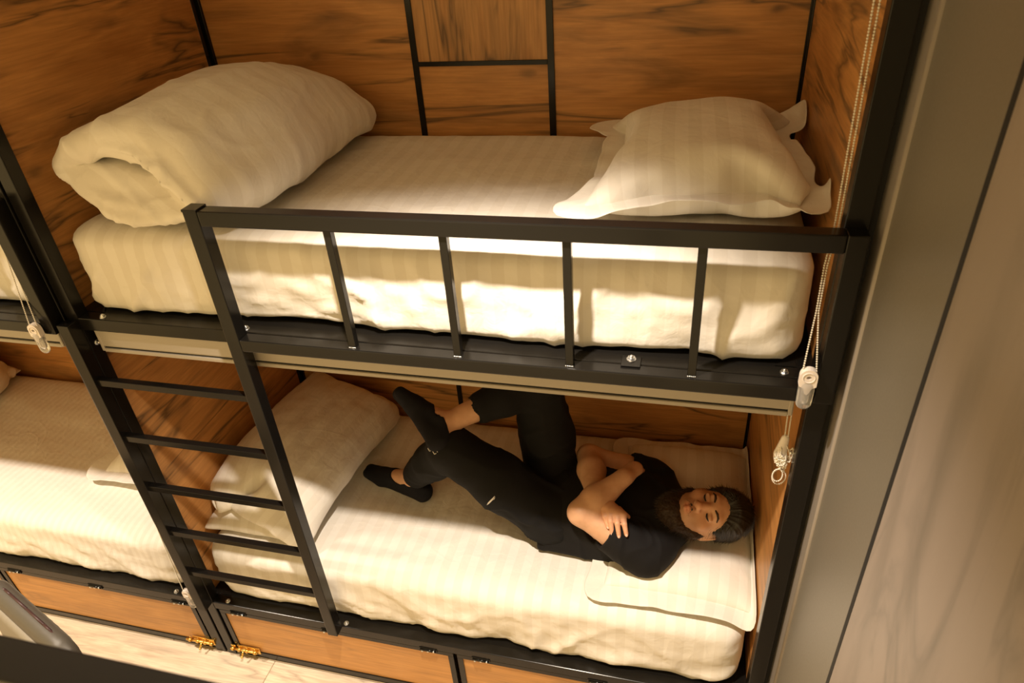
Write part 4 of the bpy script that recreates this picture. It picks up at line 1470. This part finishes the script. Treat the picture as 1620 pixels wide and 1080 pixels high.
def tensioner(c, h_, parent, rz=0.0, clear_top=False):
    """chain weight: white clip with a finger hole, clear capsule below; c = top centre"""
    cx, cy, cz = c
    W_ = 0.0175; T_ = 0.008
    # white clip outline (x-z), rounded top, pointed lower end
    out = []
    for k in range(13):
        a = math.pi * k / 12
        out.append((W_ * math.cos(a), -W_ + W_ * math.sin(a)))
    out += [(-W_, -0.40 * h_), (-W_ * .45, -0.45 * h_), (-W_ * .25, -.56 * h_), (0, -.60 * h_), (W_ * .25, -.56 * h_), (W_ * .45, -0.45 * h_), (W_, -0.40 * h_)]
    hole = [(0.0052 * math.cos(2 * math.pi * k / 20), -W_ - .002 + 0.0042 * math.sin(2 * math.pi * k / 20)) for k in range(20)]
    vs = []; fs = []
    no_ = len(out); nh = 20
    for y in (-T_, T_):
        vs += [(cx + u, cy + y, cz + v) for u, v in out] + [(cx + u, cy + y, cz + v) for u, v in hole]
    # ring between outline and hole: sample hole by angle
    S = no_ + nh
    ang = [math.atan2(v + W_ + .002, u) for u, v in out]
    idx = [int(round((a % (2 * math.pi)) / (2 * math.pi) * nh)) % nh for a in ang]
    for side in (0, 1):
        o_ = side * S
        for k in range(no_):
            k2 = (k + 1) % no_
            a, b_ = idx[k], idx[k2]
            poly = [o_ + k, o_ + k2]
            j = b_; steps = (b_ - a) % nh
            poly += [o_ + no_ + ((b_ - q) % nh) for q in range(steps + 1)]
            if len(poly) >= 3: fs.append(poly if side else poly[::-1])
    for k in range(no_):
        k2 = (k + 1) % no_; fs.append([k, k2, S + k2, S + k])
    for k in range(nh):
        k2 = (k + 1) % nh; fs.append([no_ + k2, no_ + k, S + no_ + k, S + no_ + k2])
    w1 = mesh_obj('chain_weight', vs, fs, 'white_plastic', parent)
    mb = MB()
    for k in range(24):
        a0 = 2 * math.pi * k / 24; a1 = 2 * math.pi * (k + 1) / 24
        mb.cyl((cx + .012 * math.cos(a0), cy - T_ - .0005, cz - W_ - .002 + .012 * math.sin(a0)), (cx + .012 * math.cos(a1), cy - T_ - .0005, cz - W_ - .002 + .012 * math.sin(a1)), 0.0012, 6)
    mb.build('rim', 'white_plastic', w1)
    f = Field((cx - .03, cy - .02, cz - h_ - .01), (cx + .03, cy + .02, cz - .2 * h_), 0.0022)
    f.cone((cx, cy, cz - .42 * h_), (cx, cy, cz - h_ + .015), W_ * .98, W_ * .92, .003, (A3(0, 1, 0), 1.5))
    f.cone((cx, cy, cz - .50 * h_), (cx, cy, cz - h_ + .022), W_ * .55, W_ * .45, .002, (A3(0, 1, 0), 1.3), mode='s')
    V, F = f.mesh()
    mesh_obj('clear_capsule', lap(V, F, 1, .4), F, 'clear_acrylic', w1, smooth=True)

def cassette(x0, x1, parent):
    mb = MB()
    mb.box(x0, x1, 0.056, 0.118, 1.514, 1.578, 0.006, 2)
    mb.mi = 1; mb.box(x0 + .004, x1 - .006, 0.060, 0.112, 1.5085, 1.515)
    mb.mi = 0; mb.box(x0 + .004, x1 - .006, 0.055, 0.075, 1.497, 1.5095, 0.0015)
    c = mb.build('cassette', 'white_alu', parent, mats=['white_alu', 'matte_black'])
    MB().box(x1 - .006, x1 + .004, 0.054, 0.120, 1.500, 1.579, 0.002).build('end_cap', 'white_alu', c)
    MB().box(x0 - .004, x0 + .006, 0.054, 0.120, 1.500, 1.579, 0.002).build('end_cap', 'white_alu', c)
    return c

g = 'roller blinds of the bunks'
t = empty('roller_blind', (1.0, 0.085, 1.50), 'pale roller blind cassette under the upper bed with its bead chain bunched up', 'roller blind', g)
cassette(0.064, 1.972, t)
rng = np.random.RandomState(12)
strand1 = [(1.972, .088, 1.505), (1.975, .092, 1.45), (1.978, .095, 1.395)]
strand2 = [(1.981, .088, 1.505), (1.983, .093, 1.45), (1.986, .097, 1.39)]
ctrl = []
for k in range(84):
    d_ = rng.normal(size=3); d_ /= np.linalg.norm(d_); d_ *= rng.uniform(.55, 1.0)
    ctrl.append((1.980 + .021 * d_[0], .091 + .013 * d_[1], 1.345 + .042 * d_[2] - .02 * (d_[0] > .3)))
loop = [(1.981 + .016 * math.sin(q), .092, 1.300 - .026 + .026 * math.cos(q)) for q in np.linspace(0, 6.28, 20)]
loop2 = [(1.976 + .012 * math.sin(q), .086, 1.305 - .021 + .021 * math.cos(q)) for q in np.linspace(0, 6.28, 20)]
hookp = [(1.995, .093, 1.365), (2.000, .090, 1.375), (2.003, .088, 1.36), (2.000, .086, 1.345)]
chain_mesh('bead_chain', [strand1, strand2, smooth_path(ctrl, 5), loop, loop2, hookp], t)
f = Field((1.94, .06, 1.33), (2.01, .13, 1.42), .0025)
f.cone((1.980, .097, 1.398), (1.974, .094, 1.35), .010, .016, .004, (A3(0, 1, 0), 1.6))
V, F = f.mesh(); mesh_obj('chain_weight', V, F, 'white_plastic', t, smooth=True)
MB().cyl((2.009, .10, 1.358), (1.998, .092, 1.358), .004, 8).ball((1.998, .092, 1.358), .006, 2).build('hook', 'zinc', t)

def hanging_chain(top, mids, bottom, h_, label):
    t = empty('bead_chain', bottom, label, 'blind chain', 'hanging blind chains')
    w_ = 0.0045
    p1 = [(top[0] - w_, top[1], top[2])] + [(m_[0] - w_ * m_[3], m_[1], m_[2]) for m_ in mids] + [(bottom[0] - .0135, bottom[1], bottom[2] - .010)]
    p2 = [(top[0] + w_, top[1], top[2])] + [(m_[0] + w_ * m_[3], m_[1], m_[2]) for m_ in mids] + [(bottom[0] + .0135, bottom[1], bottom[2] - .010)]
    chain_mesh('chain', [p1, p2], t)
    tensioner(bottom, h_, t)
    return t
hanging_chain((1.972, .062, 2.79), [(1.982, .060, 2.35, 1), (1.990, .060, 1.969, .8), (1.983, .050, 1.89, .6), (1.979, .022, 1.80, .5)], (1.980, -.014, 1.684), 0.105,
              'white bead chain with clear weight hanging beside the right guard post')
hanging_chain((-.085, .062, 2.60), [(-.086, .055, 1.95, 1), (-.082, .030, 1.84, 1)], (-.060, -.016, 1.628), 0.098,
              'white bead chain with clear weight hanging left of the ladder top')
hanging_chain((-.030, .030, 1.49), [(-.030, .030, 0.80, 1)], (-.032, .018, 0.425), 0.105,
              'white bead chain with clear weight hanging beside the foot of the ladder')
t = empty('roller_blind', (-1.05, 0.085, 1.50), 'pale roller blind cassette under the upper bed of the left bunk', 'roller blind', g)
cassette(0.064 - PITCH_X, 1.972 - PITCH_X, t)

# ---------------------------------------------------------------- chair in the corridor
ch = empty('chair', (-0.29, -0.55, 0.0), 'grey padded chair with piped backrest at the lower left edge', 'chair')
cu = A3(.943, -.334, 0); cn = A3(-.334, -.943, 0); cc = A3(-.212, -.386, 0)
def cpt(u, n_, z): return cc + cu * u + cn * n_ + A3(0, 0, z)
def pad(name, cu0, cn0, cz0, hu, hn, hz, r, mat, parent, tilt=0.0, h=0.012):
    lo = cpt(cu0, cn0, cz0) - (hu + .1); hi = cpt(cu0, cn0, cz0) + (hu + .1)
    f = Field(lo, hi, h)
    c = cpt(cu0, cn0, cz0)
    def fn(P):
        q = P - c
        a = q @ cu; z = q[..., 2]; b_ = q @ cn + tilt * z
        # outline with big corner radius, thickness with small radius
        R_ = 0.085
        d2 = np.stack([np.abs(a) - hu + R_, np.abs(z) - hz + R_], -1)
        if hz < 0.1:
            dd = np.stack([np.abs(a) - hu + r, np.abs(z) - hz + r, np.abs(b_) - hn + r], -1)
            return np.sqrt((np.maximum(dd, 0) ** 2).sum(-1)) + np.minimum(dd.max(-1), 0) - r
        ol = np.sqrt((np.maximum(d2, 0) ** 2).sum(-1)) + np.minimum(d2.max(-1), 0) - R_
        dd = np.stack([ol + r, np.abs(b_) - hn + r], -1)
        return np.sqrt((np.maximum(dd, 0) ** 2).sum(-1)) + np.minimum(dd.max(-1), 0) - r
    f.op(fn, lo, hi, .002)
    V, F = f.mesh()
    return mesh_obj(name, lap(V, F, 2, .5), F, mat, parent, smooth=True)
bk = pad('backrest', 0.0, 0.0, 0.575, 0.268, 0.032, 0.205, 0.028, 'chair_vinyl', ch, 0.10)
pad('front_panel', 0.0, 0.026, 0.575, 0.222, 0.020, 0.160, 0.016, 'chair_panel', bk, 0.10)
pts = []
for k in range(49):
    a = 2 * math.pi * k / 48
    su_, sz_ = np.sign(math.cos(a)) * abs(math.cos(a)) ** .45, np.sign(math.sin(a)) * abs(math.sin(a)) ** .45
    z = 0.204 * sz_
    pts.append(cpt(0.266 * su_, -0.004 - 0.10 * z, 0.575 + z))
mb = MB()
for a, b_ in zip(pts[:-1], pts[1:]): mb.cyl(a, b_, 0.0045, 8)
mb.build('piping', 'piping', bk)
pad('seat', 0.0, 0.27, 0.43, 0.255, 0.235, 0.045, 0.04, 'chair_vinyl', ch)
for u in (-.21, .21):
    for n_ in (0.06, 0.47):
        mb = MB(); mb.cyl(cpt(u, n_, 0.0), cpt(u * .92, n_, 0.40), 0.013, 12); mb.build('leg', 'black_steel', ch)
    mb = MB(); mb.cyl(cpt(u * .8, 0.07, 0.42), cpt(u * .8, 0.0, 0.56), 0.012, 12); mb.build('back_support', 'black_steel', ch)
scn.frame_set(1)
